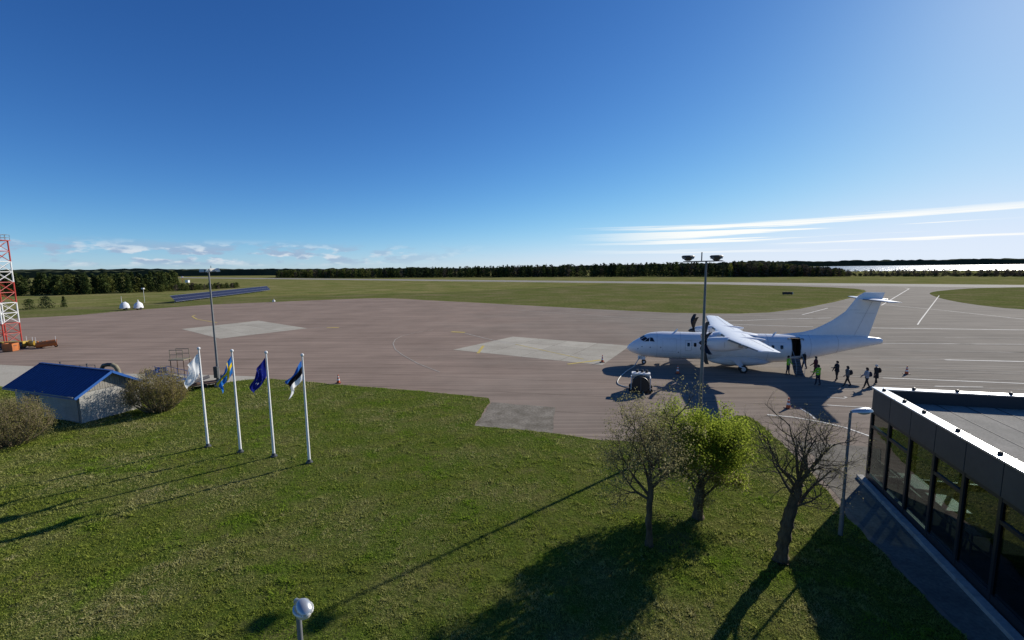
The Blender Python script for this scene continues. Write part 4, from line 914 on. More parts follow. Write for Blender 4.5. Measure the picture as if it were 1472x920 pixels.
flag(FP[0], 'plain white flag hanging from the pole beside the hut bushes', [f_white], lambda u, v: 0, 1.25, 1.1, (-.62, -.05, -.78), .4)
flag(FP[1], 'blue flag with a yellow cross hanging in folds', [f_sky, f_yellow], lambda u, v: 1 if (.40 < v < .60 or .30 < u < .43) else 0, 1.25, .95, (-.52, -.1, -.85), 2.2)
flag(FP[2], 'dark blue flag with a ring of small stars', [f_navy], lambda u, v: 0, 1.3, 1.0, (-.6, -.05, -.8), 1.0, stars=True)
flag(FP[3], 'tricolour flag in blue, black and white bands', [f_blue, f_black, f_white], lambda u, v: min(2, int(v*3)), 1.15, 1.0, (-.6, -.06, -.78), 3.4)

def flood(parent, c, yaw, tilt, w=.42, h=.3, mm=None):
    q = Matrix.Rotation(yaw, 3, 'Z') @ Matrix.Rotation(tilt, 3, 'X'); mb = MB()
    prof = [(-w/2, 0, -h/2), (w/2, 0, -h/2), (w/2, 0, h/2), (-w/2, 0, h/2), (-w*.3, .22, -h*.3), (w*.3, .22, -h*.3), (w*.3, .22, h*.3), (-w*.3, .22, h*.3)]
    mb.add([Vector(c)+q @ Vector(p) for p in prof], [(0, 1, 2, 3), (7, 6, 5, 4), (0, 4, 5, 1), (1, 5, 6, 2), (2, 6, 7, 3), (3, 7, 4, 0)])
    o = mb.build('floodlight', mm or m_darkbox, parent)
    MB().add([Vector(c)+q @ Vector((x*w*.44, -.012, z*h*.42)) for x, z in ((-1, -1), (1, -1), (1, 1), (-1, 1))], [(0, 1, 2, 3)]).build('lens', m_lens, o)
ml = empty('light_mast', (-25.92, 37.77, .012), 0, 'tall grey floodlight mast beside the flagpoles with white lamps on top', 'light mast', 'apron floodlight masts')
MB().tube([(0, 0, 0), (0, 0, 1.6), (0, 0, 1.62), (0, 0, 10.1)], [.14, .13, .10, .06], 12).build('pole', m_steel, ml, smooth=True)
MB().box((0, -.2, 1.35), (.34, .26, 1.0)).build('switch_box', m_darkbox, ml, bevel=.02)
MB().box((0, 0, .1), (.5, .5, .2)).build('footing', m_conc, ml, bevel=.02)
MB().tube([(-.7, 0, 10.1), (.85, 0, 10.1)], .03, 8).build('crossbar', m_steel, ml)
flood(ml, (-.55, -.05, 10.18), 0.3, -.4); flood(ml, (-.12, -.12, 10.2), -.9, -.5, mm=m_polewhite); flood(ml, (.4, -.1, 10.24), 1.1, -.4, mm=m_polewhite); flood(ml, (.78, .1, 10.24), 2.6, -.4, mm=m_polewhite)
MB().tube([(.22, 0, 10.1), (.22, 0, 10.6)], [.03, .02], 6).build('obstruction_light', m_darkbox, ml)
mr_ = empty('light_mast', (11.2, 25.4, .03), 0, 'tall dark floodlight mast rising behind the leafy tree, two lamp clusters', 'light mast', 'apron floodlight masts')
MB().tube([(0, 0, 0), (0, 0, 10.4)], [.12, .055], 12).build('pole', m_steel, mr_, smooth=True)
MB().tube([(-1.32, 0, 10.38), (.92, 0, 10.42)], .032, 8).build('crossbar', m_darkbox, mr_)
MB().tube([(-.27, 0, 10.4), (-.27, 0, 10.92)], .035, 8).build('obstruction_light', m_steel, mr_)
for x in (-1.05, .58):
    cl = MB().lathe([(.10, 10.43), (.16, 10.46), (.34, 10.62), (.37, 10.68), (.30, 10.74), (.05, 10.75)], (x, 0, 0), 12).build('lamp_cluster', m_darkbox, mr_)
    for k in range(4):
        a = k*1.57+.5; MB().box((x+.26*math.cos(a), .26*math.sin(a), 10.60), (.16, .16, .12), rz=a).build('floodlight', m_steel, cl)
def street_lamp(loc, H_, yaw, label, group, bowl=False):
    s = empty('street_lamp', loc, yaw, label, 'lamp post', group)
    MB().tube([(0, 0, 0), (0, 0, H_*.3), (0, 0, H_*.31), (0, 0, H_)], [.075, .07, .05, .042], 12).build('pole', m_steel, s, smooth=True)
    MB().tube([(0, 0, H_-.05), (.02, 0, H_+.02), (.18, 0, H_+.05)], .035, 8).build('bracket', m_steel, s, smooth=True)
    rr = []
    for x, w, zt, zb in [(.02, .05, .06, .0), (.10, .08, .09, -.01), (.3, .12, .13, -.02), (.55, .16, .15, -.03), (.78, .15, .12, -.03), (.88, .08, .05, -.01)]:
        rr.append([(x, w*math.cos(a), H_+.03+(zt if math.sin(a) > 0 else -zb)*math.sin(a)) for a in [2*math.pi*k/14 for k in range(14)]])
    if bowl:
        rr = []
        for x, w, zt, zb in [(-.06, .045, .06, .0), (.03, .06, .085, -.01), (.08, .09, .12, -.02), (.17, .135, .16, -.03), (.27, .135, .14, -.03), (.35, .10, .08, -.03), (.39, .05, .03, -.01)]:
            rr.append([(x, w*math.cos(a), H_+.03+(zt if math.sin(a) > 0 else -zb)*math.sin(a)) for a in [2*math.pi*k/18 for k in range(18)]])
    hd = MB().rings(rr).build('lamp_head', m_lampgrey, s, smooth=True)
    if bowl:
        MB().rings([[(.2+.195*math.cos(a)*k, .15*math.sin(a)*k, H_+.02+dz) for a in [2*math.pi*i/20 for i in range(20)]] for k, dz in ((1, .03), (1.02, .0), (.9, -.02))]).build('rim', m_polewhite, hd, smooth=True)
        MB().rings([[(.2+.165*math.cos(a)*k, .13*math.sin(a)*k, H_-dz) for a in [2*math.pi*i/20 for i in range(20)]] for k, dz in ((1, 0), (.85, .07), (.4, .11))]).build('diffuser', m_lens, hd, smooth=True)
        return
    rr = [[(.56+.26*math.cos(a)*k, .13*math.sin(a)*k, H_+.005-dz) for a in [2*math.pi*i/14 for i in range(14)]] for k, dz in ((1, 0), (.85, .05), (.4, .085))]
    MB().rings(rr).build('diffuser', m_lens, hd, smooth=True)
lg = 'path lamp posts'
street_lamp((12.31, 15.46, .03), 4.75, R(8), 'grey lamp post with flat head between the pollard tree and terminal', lg)
street_lamp((-3.66, 6.78, .03), 4.52, R(-40), 'grey lamp post alone on the open lawn, its rounded head catching sky', lg, True)

# ---------------------------------------------------------------- hut
m_blueroof = mat('blue_metal_roof', (0.012, 0.042, 0.15), 0.55, c2=(0.016, 0.05, 0.18), vscale=1.2, v2=(6, 0.06))
m_bluetrim = mat('blue_roof_trim', (0.03, 0.12, 0.40), 0.4)
m_brick = mat('limewashed_wall', (0.34, 0.33, 0.30), 0.9, c2=(0.46, 0.44, 0.40), vscale=1.6, v2=(9, 0.12), bump=0.4, bscale=12)
m_board = mat('weathered_boards', (0.24, 0.22, 0.19), 0.9, c2=(0.37, 0.345, 0.30), vscale=6, bump=0.3, bscale=20, stretch=(6, 6, .6))
m_doorp = mat('grey_blue_door', (0.12, 0.15, 0.19), 0.6, var=0.12, vscale=3)
hut = empty('storage_hut', (-29.03, 28.55, .03), math.atan2(.337, -.941), 'small pale storage hut with a bright blue pitched metal roof', 'hut')
# local x along the long wall (away from the gable in view), local -y towards the back
HLn, HW, HE, HR = 7.7, 3.54, 2.1, 3.22
wl_ = MB()
wl_.box((HLn/2, -HW/2, HE/2), (HLn, HW, HE)); hw = wl_.build('wall', m_brick, hut)
for xg, sgn in ((0, -1), (HLn, 1)):
    nb = 24; mb = MB()
    for k in range(nb):
        y0, y1 = -HW*k/nb-.008, -HW*(k+1)/nb+.008
        def gz(y): return HE+(HR-HE)*(1-abs(-y-HW/2)/(HW/2))-.06
        if min(gz(y0), gz(y1)) < HE+.02: continue
        x0, x1 = (xg-.035+.006*(k % 2), xg+.05) if sgn < 0 else (xg-.05, xg+.035-.006*(k % 2))
        mb.add([(x0, y0, HE-.02), (x1, y0, HE-.02), (x1, y1, HE-.02), (x0, y1, HE-.02), (x0, y0, gz(y0)), (x1, y0, gz(y0)), (x1, y1, gz(y1)), (x0, y1, gz(y1))], [(0, 3, 2, 1), (4, 5, 6, 7), (0, 1, 5, 4), (1, 2, 6, 5), (2, 3, 7, 6), (3, 0, 4, 7)])
    g2 = mb.build('gable_boards', m_board, hut, recalc=True); g2['kind'] = 'stuff'
for sgn in (1, -1):
    ye, yr = (.42, -HW/2) if sgn > 0 else (-HW-.42, -HW/2); sl_ = (HR-HE)/(HW/2); ze = HR-sl_*(abs(ye-yr))
    mb = MB(); a, b = -.42, HLn+.45
    mb.add([(a, ye, ze), (b, ye, ze), (b, yr, HR), (a, yr, HR), (a, ye, ze+.05), (b, ye, ze+.05), (b, yr, HR+.05), (a, yr, HR+.05)], [(0, 1, 2, 3), (7, 6, 5, 4), (0, 4, 5, 1), (1, 5, 6, 2), (2, 6, 7, 3), (3, 7, 4, 0)])
    rf = mb.build('roof', m_blueroof, hut, recalc=True)
    mb = MB(); n = 26
    for k in range(n+1):
        x = a+(b-a)*k/n; mb.beam((x, ye, ze+.056), (x, yr, HR+.056), .03, .022)
    ribs = mb.build('roof_ribs', m_blueroof, rf); ribs['kind'] = 'stuff'
    for x in (a-.012, b+.012): MB().beam((x, ye, ze+.0), (x, yr, HR+.0), .025, .16).build('barge_board', m_bluetrim, rf)
    MB().beam((a, ye+.013*sgn, ze+.0), (b, ye+.013*sgn, ze+.0), .02, .10).build('eave_trim', m_bluetrim, rf)
MB().beam((-.44, -HW/2, HR+.075), (HLn+.47, -HW/2, HR+.075), .22, .03).build('ridge_cap', m_blueroof, hut)
MB().tube([(-.3, .46, 1.93), (HLn+.3, .46, 1.90)], .05, 6).build('gutter', m_steel, hut); MB().tube([(.12, .46, 1.9), (.12, .06, 1.7), (.12, .06, .1)], .035, 6).build('downpipe', m_steel, hut)
for x in (6.1, 5.2): MB().box((x, .02, .95), (.82, .05, 1.8)).build('door', m_doorp, hut)
for x, z in ((3.0, HR+.2), (6.3, HR+.12)):
    MB().lathe([(.035, -.2), (.035, .06), (.06, .07), (.06, .12)], (x, -HW/2-.3, z-.05), 8).build('vent_pipe', m_darkbox, hut)

# ---------------------------------------------------------------- equipment behind the hut
m_hose = mat('flexible_duct', (0.16, 0.14, 0.09), 0.8, c2=(0.25, 0.22, 0.15), vscale=3)
m_bluepaint = mat('blue_stair_paint', (0.05, 0.11, 0.30), 0.5, c2=(0.09, 0.16, 0.36), vscale=2)
m_wood = mat('grey_timber', (0.19, 0.165, 0.13), 0.9, c2=(0.33, 0.29, 0.235), vscale=5, stretch=(1, 6, 6))
m_orange = mat('orange_plough_paint', (0.50, 0.14, 0.02), 0.55, c2=(0.28, 0.09, 0.03), vscale=1.6)
m_yel = mat('yellow_machine_paint', (0.52, 0.34, 0.03), 0.55, c2=(0.30, 0.21, 0.05), vscale=1.25)
m_rust = mat('rusty_steel', (0.08, 0.045, 0.03), 0.85, c2=(0.14, 0.08, 0.05), vscale=3)
heater = empty('heater_trailer', (-36.3, 38.6, .012), R(-10), 'trailer with a bent black and tan duct behind the blue-roofed hut', 'trailer')
MB().box((0, 0, .75), (2.0, 1.0, .8)).build('body', m_darkbox, heater, bevel=.04)
for x in (-.6, .6):
    for y in (-.55, .55): MB().lathe([(.05, -.08), (.28, -.08), (.3, 0), (.28, .08), (.05, .08)], (x, y, .3), 14, axis='Y').build('wheel', m_tyre, heater, smooth=True)
dp = [(-.75, 0, 1.1), (-.7, 0, 1.5), (-.45, 0, 1.82), (0, 0, 1.9), (.5, 0, 1.9), (.85, 0, 1.75), (1.05, 0, 1.45), (1.1, 0, 1.1)]
MB().tube(dp[:5], .17, 12).build('duct', m_black, heater, smooth=True); MB().tube(dp[4:], .18, 12).build('duct', m_hose, heater, smooth=True)
MB().tube([(-1.0, 0, .7), (-2.2, 0, .45)], .04, 6).build('tow_bar', m_steel, heater)
rail = empty('guard_rail', (-40.2, 40.0, .012), 0, 'thin dark railing showing just above the ridge of the blue roof', 'railing')
for x in (-1.4, 0, 1.4): MB().tube([(x, 0, 0), (x, 0, 1.6)], .03, 6).build('post', m_darkbox, rail)
MB().tube([(-1.4, 0, 1.58), (1.4, 0, 1.58)], .025, 6).build('rail', m_steel, rail)
# blue mobile steps
bs = empty('passenger_steps', (-31.0, 38.0, .012), R(2), 'blue mobile passenger steps parked behind the tan bush', 'steps')
for x in (-1.0, 0.0):
    for y in (-.55, .55): MB().tube([(x, y, .12), (x, y, 1.75)], .03, 6).build('post', m_bluepaint, bs)
MB().box((-.5, 0, .98), (1.15, 1.2, .06)).build('platform', m_bluepaint, bs)
for y in (-.6, .6):
    MB().box((-.5, y, 1.35), (1.0, .02, .55)).build('side_panel', m_bluepaint, bs)
    mb = MB(); mb.tube([(0, y, 1.72), (2.9, y, .95), (2.9, y, .1)], .025, 6); mb.tube([(0, y, 1.3), (2.9, y, .55)], .02, 6)
    for t in (.3, .6): mb.tube([(2.9*t, y, 1.0-.82*t), (2.9*t, y, 1.72-.77*t)], .02, 6)
    mb.build('handrail', m_bluepaint, bs)
    MB().beam((0, y*.95, .95), (2.9, y*.95, .12), .04, .16).build('stringer', m_bluepaint, bs)
for k in range(5):
    t = (k+.5)/5; MB().box((2.9*t, 0, .95-.8*t), (.28, 1.1, .04)).build('step', m_bluepaint, bs)
for x in (-.9, 2.6):
    for y in (-.45, .45): MB().lathe([(.03, -.05), (.14, -.05), (.15, 0), (.14, .05), (.03, .05)], (x, y, .15), 12, axis='Y').build('wheel', m_tyre, bs, smooth=True)
cg = empty('access_platform', (-31.0, 40.2, .012), 0, 'narrow raised access platform with tan guard rails behind the blue steps', 'platform')
for x in (-.6, .6):
    for y in (-.4, .4): MB().tube([(x, y, 0), (x, y, 2.0)], .035, 6).build('post', m_rust, cg)
MB().box((0, 0, 2.02), (1.4, 1.0, .08)).build('deck', m_hose, cg)
for y in (-.4, .4):
    mb = MB()
    for x in (-.6, .6): mb.tube([(x, y, 2.0), (x, y, 2.95)], .025, 6)
    for z in (2.5, 2.93): mb.tube([(-.62, y, z), (.62, y, z)], .03, 6)
    mb.build('guard_rail', m_hose, cg)
# pile of planks on a low trailer
lt = empty('flatbed_trailer', (-27.2, 37.7, .02), R(38), 'low dark flatbed trailer carrying sloping grey planks', 'trailer')
MB().box((0, 0, .34), (3.2, 1.1, .10)).build('bed', m_rust, lt)
for x in (-1.0, 0, 1.0):
    for y in (-.5, .5): MB().lathe([(.04, -.07), (.2, -.07), (.22, 0), (.2, .07), (.04, .07)], (x, y, .22), 12, axis='Y').build('wheel', m_tyre, lt, smooth=True)
MB().box((1.2, .1, .62), (.5, .5, .45)).build('engine_box', m_darkbox, lt, bevel=.03)
for k in range(6):
    pl = MB().box((0, 0, 0), (2.6, .17, .05)).build('plank', m_wood, None); pl.location = (-27.6-.14*k*.6, 36.9+.14*k*.8, .55+.01*k); pl.rotation_euler = (0, R(-14), R(40+k*1.2))
    tag(pl, 'grey timber plank lying on the flatbed trailer behind the tan bush', 'plank', 'planks on the flatbed trailer')

# ---------------------------------------------------------------- lattice tower
m_tred, m_twhite = mat('tower_red', (0.42, 0.035, 0.02), 0.5, var=0.15, vscale=2), mat('tower_white', (0.72, 0.72, 0.70), 0.5, var=0.06)
tw = empty('lattice_tower', (-73.4, 62.8, .012), R(0), 'red and white banded lattice tower at the apron edge', 'tower')
S, BH = 1.1, 2.95
for b in range(5):
    m = m_tred if b % 2 == 0 else m_twhite; z0, z1 = b*BH, (b+1)*BH
    for x in (-1, 1):
        for y in (-1, 1): MB().tube([(x*S, y*S, z0), (x*S, y*S, z1)], .085, 8).build('leg', m, tw)
    mb = MB()
    for (p, q) in (((-S, -S), (S, -S)), ((S, -S), (S, S)), ((S, S), (-S, S)), ((-S, S), (-S, -S))):
        for h in range(2):
            za, zb = z0+BH*h/2, z0+BH*(h+1)/2
            mb.tube([(*p, zb), (*q, zb)], .045, 5)
            mb.tube([(*p, za), (*q, zb)], .035, 5); mb.tube([(*q, za), (*p, zb)], .035, 5)
    mb.build('bracing', m, tw)
MB().box((0, 0, 14.8), (2.6, 2.6, .08)).build('top_platform', m_tred, tw)
mb = MB()
for z in (15.2, 15.6):
    for (p, q) in (((-1.25, -1.25), (1.25, -1.25)), ((1.25, -1.25), (1.25, 1.25)), ((1.25, 1.25), (-1.25, 1.25)), ((-1.25, 1.25), (-1.25, -1.25))): mb.tube([(*p, z), (*q, z)], .025, 5)
for k in range(5):
    t = -1.25+.625*k
    for y in (-1.25, 1.25): mb.tube([(t, y, 14.8), (t, y, 15.6)], .022, 5); mb.tube([(y, t, 14.8), (y, t, 15.6)], .022, 5)
mb.build('guard_rail', m_steel, tw)
for x in (-1, 1):
    for y in (-1, 1): MB().box((x*S, y*S, .0), (.5, .5, .2)).build('footing', m_conc, tw)

# ---------------------------------------------------------------- ploughs and sweepers
m_gpk = mat('machine_grey', (0.12, 0.12, 0.11), 0.6, var=0.2, vscale=3)
def plough(loc, yaw, label, L, paint):
    r = empty('snow_plough', loc, yaw, label, 'snow plough', 'snow clearing gear under the tower')
    mb = MB(); pr = [(.35+.28*math.cos(R(a))*-1, .48+.40*math.sin(R(a))) for a in range(-80, 81, 20)]
    rr = [[(y, 0, z) for y, z in pr] for _ in (0, 1)]; A = [(-L/2, p[0], p[1]) for p in pr]; B = [(L/2, p[0], p[1]+.25) for p in pr]
    mb.rings([A, B, [(x, y+.04, z) for x, y, z in B], [(x, y+.04, z) for x, y, z in A], A], closed=False, cap=False); mb.build('mouldboard', paint, r)
    for k in range(5): MB().box((-L/2+L*(k+.5)/5, .30, .62), (.06, .22, .8)).build('rib', m_rust if k % 2 else paint, r)
    MB().box((0, .75, .45), (L*.55, .14, .16)).build('push_frame', m_rust, r); MB().box((-L*.2, 1.05, .62), (.5, .5, .35)).build('hydraulic_box', m_gpk, r, bevel=.03); MB().tube([(L*.3, .3, .8), (L*.15, 1.1, .6)], .05, 8).build('hydraulic_ram', m_steel, r); MB().box((L*.25, .62, .85), (.7, .12, .12)).build('lift_bar', m_yel, r); MB().beam((-.5, .3, .5), (-.2, 1.3, .4), .12).build('push_arm', m_yel, r); MB().beam((.5, .3, .5), (.2, 1.3, .4), .12).build('push_arm', m_yel, r)
    for x in (-L/2+.08, L/2-.08): MB().tube([(x, .1, .8), (x, .1, 1.6)], .02, 5).build('marker_rod', m_polewhite, r)
    for x in (-L/2+.3, L/2-.3): MB().lathe([(.03, -.06), (.19, -.06), (.2, 0), (.19, .06), (.03, .06)], (x, .75, .2), 12, axis='Y').build('castor', m_tyre, r)
plough((-62.9, 58.4, .012), R(30), 'orange snow plough blade on castors, at the open end of the parked gear', 2.1, m_orange)
plough((-65.4, 58.6, .012), R(-25), 'yellow snow plough parked between the tower foot and an orange plough', 2.0, m_yel)
sw = empty('sweeper_brush', (-67.4, 58.4, .012), R(6), 'yellow runway sweeper frame parked by the orange bin', 'sweeper')
MB().lathe([(.08, -1.4), (.4, -1.38), (.42, 0), (.4, 1.38), (.08, 1.4)], (0, 0, .42), 14, axis='X').build('brush', m_darkbox, sw); MB().box((0, 0, .95), (3.0, .5, .08)).build('hood', m_yel, sw, bevel=.02)
for x in (-1.45, 1.45): MB().box((x, .1, .62), (.08, .7, .7)).build('end_plate', m_yel, sw)
MB().beam((-1, .3, .8), (0, 1.4, .6), .1).build('arm', m_rust, sw); MB().beam((1, .3, .8), (0, 1.4, .6), .1).build('arm', m_rust, sw)
bn = empty('grit_bin', (-65.5, 56.5, .012), R(12), 'open orange steel bin in front of the parked ploughs', 'bin')
mb = MB()
for c, d in (((0, -.5, .55), (1.1, .05, 1.0)), ((0, .5, .55), (1.1, .05, 1.0)), ((-.53, 0, .55), (.05, .95, 1.0)), ((.53, 0, .55), (.05, .95, 1.0)), ((0, 0, .1), (1.0, .95, .05))): mb.box(c, d)
mb.build('bin_body', m_orange, bn)
for x in (-.45, .45): MB().box((x, 0, .04), (.12, .9, .07)).build('skid', m_rust, bn)
for x in (-.55, .55): MB().box((x*1.02, -.1, .75), (.04, .5, .08)).build('lift_bracket', m_rust, bn)

# ---------------------------------------------------------------- solar farm
m_pv = mat('photovoltaic_blue', (0.010, 0.013, 0.038), 0.4, var=0.15, vscale=0.8, spec=0.25)
m_pvf = mat('aluminium_frame', (0.35, 0.36, 0.40), 0.4, 0.6)
SA, SB = Vector((-109.5, 141.5)), Vector((-122.8, 222.0)); nT = 14
def solar_table(i):
    p = SA.lerp(SB, (i+.5)/nT); yaw = math.atan2(-.5, .86)
    t = empty('solar_table', (p.x, p.y, 0), R(99.3), 'rack of dark blue solar panels on the field edge', 'solar panel', 'solar panel racks in a row beyond the apron')
    tilt = Matrix.Rotation(R(32), 3, 'X')
    for r_ in range(2):
        for c in range(4):
            o = MB().box((0, 0, 0), (1.36, 1.18, .04), m=0).build('panel', m_pv, t); o.rotation_euler = (R(50), 0, 0); o.location = ((c-1.5)*1.45, (r_-.5)*.80, 1.45+(r_-.5)*.95)
    for r_ in range(3):
        o = MB().box((0, 0, 0), (5.7, .07, .06)).build('rail', m_pvf, t); o.rotation_euler = (R(50), 0, 0); o.location = (0, .02+(r_-1)*.80, 1.43+(r_-1)*.95)
    for x in (-2, 2): MB().tube([(x, 0, 0), (x, 0, 1.28)], .05, 6).build('post', m_pvf, t)
    return t
st0 = solar_table(0)
for i in range(1, nT):
    p = SA.lerp(SB, (i+.5)/nT); c = copy_tree(st0); c.location = (p.x, p.y, 0)

# ---------------------------------------------------------------- far small things
m_tarp = mat('white_tarpaulin', (0.72, 0.74, 0.76), 0.6, c2=(0.6, 0.62, 0.66), vscale=1.5)
def cov(loc, yaw, label, mast):
    r = empty('covered_trailer', loc, yaw, label, 'trailer', 'covered trailers by the field')
    rr = []
    for x, w, h in [(-1.25, .45, .5), (-1.0, .85, .95), (-.3, 1.05, 1.4), (.4, 1.0, 1.5), (1.0, .8, 1.05), (1.35, .35, .5)]:
        rr.append([(x*.8, .72*w*math.copysign(abs(math.cos(a))**.7, math.cos(a)), .45+1.15*h*max(0, math.sin(a))**.75*(1+.08*math.sin(5*a+x*4))) for a in [math.pi*k/10 for k in range(11)]])
    MB().rings(rr, closed=True).build('cover', m_tarp, r, smooth=True)
    MB().box((0, 0, .42), (2.4, 1.3, .1)).build('chassis', m_rust, r)
    for y in (-.8, .8): MB().lathe([(.04, -.08), (.3, -.08), (.32, 0), (.3, .08), (.04, .08)], (.1, y, .32), 14, axis='Y').build('wheel', m_tyre, r, smooth=True)
    if mast: MB().tube([(-.5, 0, 1.6), (-.5, 0, 3.7)], [.06, .03], 6).build('mast', m_polewhite, r)
    else: MB().lathe([(.05, 1.7), (.12, 1.9), (.14, 2.5), (.05, 2.7)], (0, 0, 0), 8).build('top_unit', m_polewhite, r)
    MB().beam((1.2, 0, .42), (2.2, 0, .4), .06).build('tow_bar', m_rust, r)
cov((-104.0, 117.4, 0.02), R(60), 'white covered trailer with a thin mast at the apron edge', True)
cov((-100.6, 117.8, 0.02), R(70), 'white covered trailer with a stubby top unit, beside the masted one', False)
pb = empty('camera_pole', (-121.7, 145.1, 0), 0, 'thin white pole with a small white box on top in the field', 'pole')
MB().tube([(0, 0, 0), (0, 0, 4.5)], .05, 6).build('pole', m_polewhite, pb); MB().box((-.1, 0, 4.65), (.7, .5, .4)).build('head_box', m_polewhite, pb, bevel=.03)
rm = empty('runway_marker', (-77, 141.6, 0), 0, 'small white airfield light unit standing on the grass edge', 'marker light')
MB().box((0, 0, .35), (.7, .5, .5)).build('unit', m_polewhite, rm, bevel=.04); MB().lathe([(.05, .6), (.2, .65), (.18, .95), (.05, 1.0)], n=10).build('lamp', m_lens, rm)
for x in (-.5, .5): MB().tube([(x, 0, 0), (x*.5, 0, .3)], .04, 6).build('foot', m_steel, rm)
gs = empty('field_station', (-296, 402, 0), 0, 'little white instrument hut with antenna out in the dry field', 'hut')
MB().box((0, 0, 1.1), (2.6, 2.2, 2.2)).build('wall', m_polewhite, gs); MB().prism([(-1.5, -1.3), (1.5, -1.3), (1.5, 1.3), (-1.5, 1.3)], 2.2, 2.4).build('roof', m_lampgrey, gs)
MB().tube([(-4.5, 0, 0), (-4.5, 0, 6)], .12, 6).build('antenna_mast', m_tred, gs); MB().box((-4.5, 0, 5.2), (1.6, .3, 1.0)).build('antenna', m_polewhite, gs)
sg = empty('taxiway_sign', (95.3, 151.3, .01), R(-20), 'low dark taxiway sign seen from behind on the infield grass', 'sign')
MB().box((0, 0, .62), (3.2, .25, .85)).build('panel', mat('sign_back', (0.03, 0.02, 0.018), 0.6, var=0.1), sg, bevel=.02)
for x in (-1.2, 0, 1.2): MB().box((x, 0, .1), (.1, .2, .2)).build('foot', m_steel, sg)
MB().box((1.52, -.14, .62), (.12, .03, .7)).build('end_strip', m_polewhite, sg)

# ---------------------------------------------------------------- cones
m_cone = mat('cone_orange', (0.60, 0.10, 0.02), 0.5, var=0.1, vscale=6); m_conew = mat('cone_white', (0.75, 0.74, 0.72), 0.4); m_coneb = mat('cone_base', (0.10, 0.03, 0.02), 0.7)
def cone(loc, label):
    c = empty('traffic_cone', loc, .2, label, 'traffic cone', 'traffic cones on the apron')
    MB().box((0, 0, .025), (.42, .42, .05)).build('base', m_coneb, c, bevel=.01)
    def rad(z): return .16-.125*z/.78
    for z0, z1, m in ((.05, .26, m_cone), (.26, .42, m_conew), (.42, .54, m_cone), (.54, .64, m_conew), (.64, .78, m_cone)):
        MB().lathe([(rad(z0), z0), (rad(z1), z1)], n=14).build('band', m, c, smooth=True)
cone((9.66, 46.2, .02), 'orange cone on the pale concrete stand ahead of the aircraft nose')
cone((15.75, 40.9, .008), 'orange and white cone in the aircraft shadow by the propeller')
cone((19.68, 30.35, .008), 'orange and white cone standing alone near the bare pollard tree')
cone((36.6, 39.8, .008), 'dark backlit cone on the open apron behind the passengers')
cone((-15.7, 38.6, .008), 'red and white cone at the lawn edge by the flagpoles')

# ---------------------------------------------------------------- ground power unit
gp = empty('ground_power_unit', (10.45, 34.9, .008), R(-16), 'white-framed ground power cart with a big black cable drum', 'power unit')
m_gpw = mat('power_unit_white', (0.68, 0.68, 0.66), 0.5, var=0.08, vscale=4)
MB().lathe([(.1, -.28), (.66, -.28), (.68, -.22), (.55, -.2), (.55, .2), (.68, .22), (.66, .28), (.1, .28)], (0, -.55, .78), 24, axis='Y').build('cable_drum', m_black, gp, smooth=True)
MB().box((0, -.86, .85), (.09, .05, 1.1)).build('drum_brace', m_darkbox, gp)
for x in (-.74, .74): MB().box((x, .1, .72), (.08, .9, 1.05)).build('side_frame', m_gpw, gp, bevel=.02)
MB().box((0, .15, 1.5), (1.45, .7, .12)).build('top_frame', m_gpw, gp, bevel=.02); MB().box((0, .75, .78), (1.35, .7, 1.1)).build('generator_box', m_gpw, gp, bevel=.04)
MB().box((0, .3, .22), (1.5, 1.6, .1)).build('chassis', m_rust, gp)
for x in (-.3, .1, .45): MB().lathe([(.1, 1.56), (.12, 1.7), (.08, 1.78)], (x, .3, 0), 8).build('filler_cap', m_black, gp)
for x in (-.75, .75):
    for y in (-.25, .95): MB().lathe([(.03, -.07), (.2, -.07), (.21, 0), (.2, .07), (.03, .07)], (x, y, .21), 14, axis='Y').build('wheel', m_tyre, gp, smooth=True)
MB().beam((.1, -.5, .3), (.35, -1.9, .12), .07).build('tow_bar', m_hose, gp)
def cat_curve(P, n=8):
    P = [Vector(p) for p in P]; out = []
    for i in range(len(P)-1):
        a, b, c, d = P[max(i-1, 0)], P[i], P[i+1], P[min(i+2, len(P)-1)]
        for k in range(n):
            t = k/n; out.append(.5*((2*b)+(c-a)*t+(2*a-5*b+4*c-d)*t*t+(3*b-a-3*c+d)*t**3))
    return out+[P[-1]]
cb = MB().tube([p-Vector((10.45, 34.9, .008)) for p in cat_curve([(13.6, 45.2, .95), (13.0, 44.6, .55), (12.3, 43.6, .12), (11.18, 42.0, .05), (9.75, 39.2, .05), (9.2, 37.4, .05), (9.5, 36.4, .05), (10.1, 35.9, .15), (10.3, 35.6, .5)])], .045, 8).build('power_cable', mat('pale_cable', (0.55, 0.52, 0.44), 0.6), gp, smooth=True)
cb.matrix_parent_inverse = Matrix.Rotation(R(16), 4, 'Z')

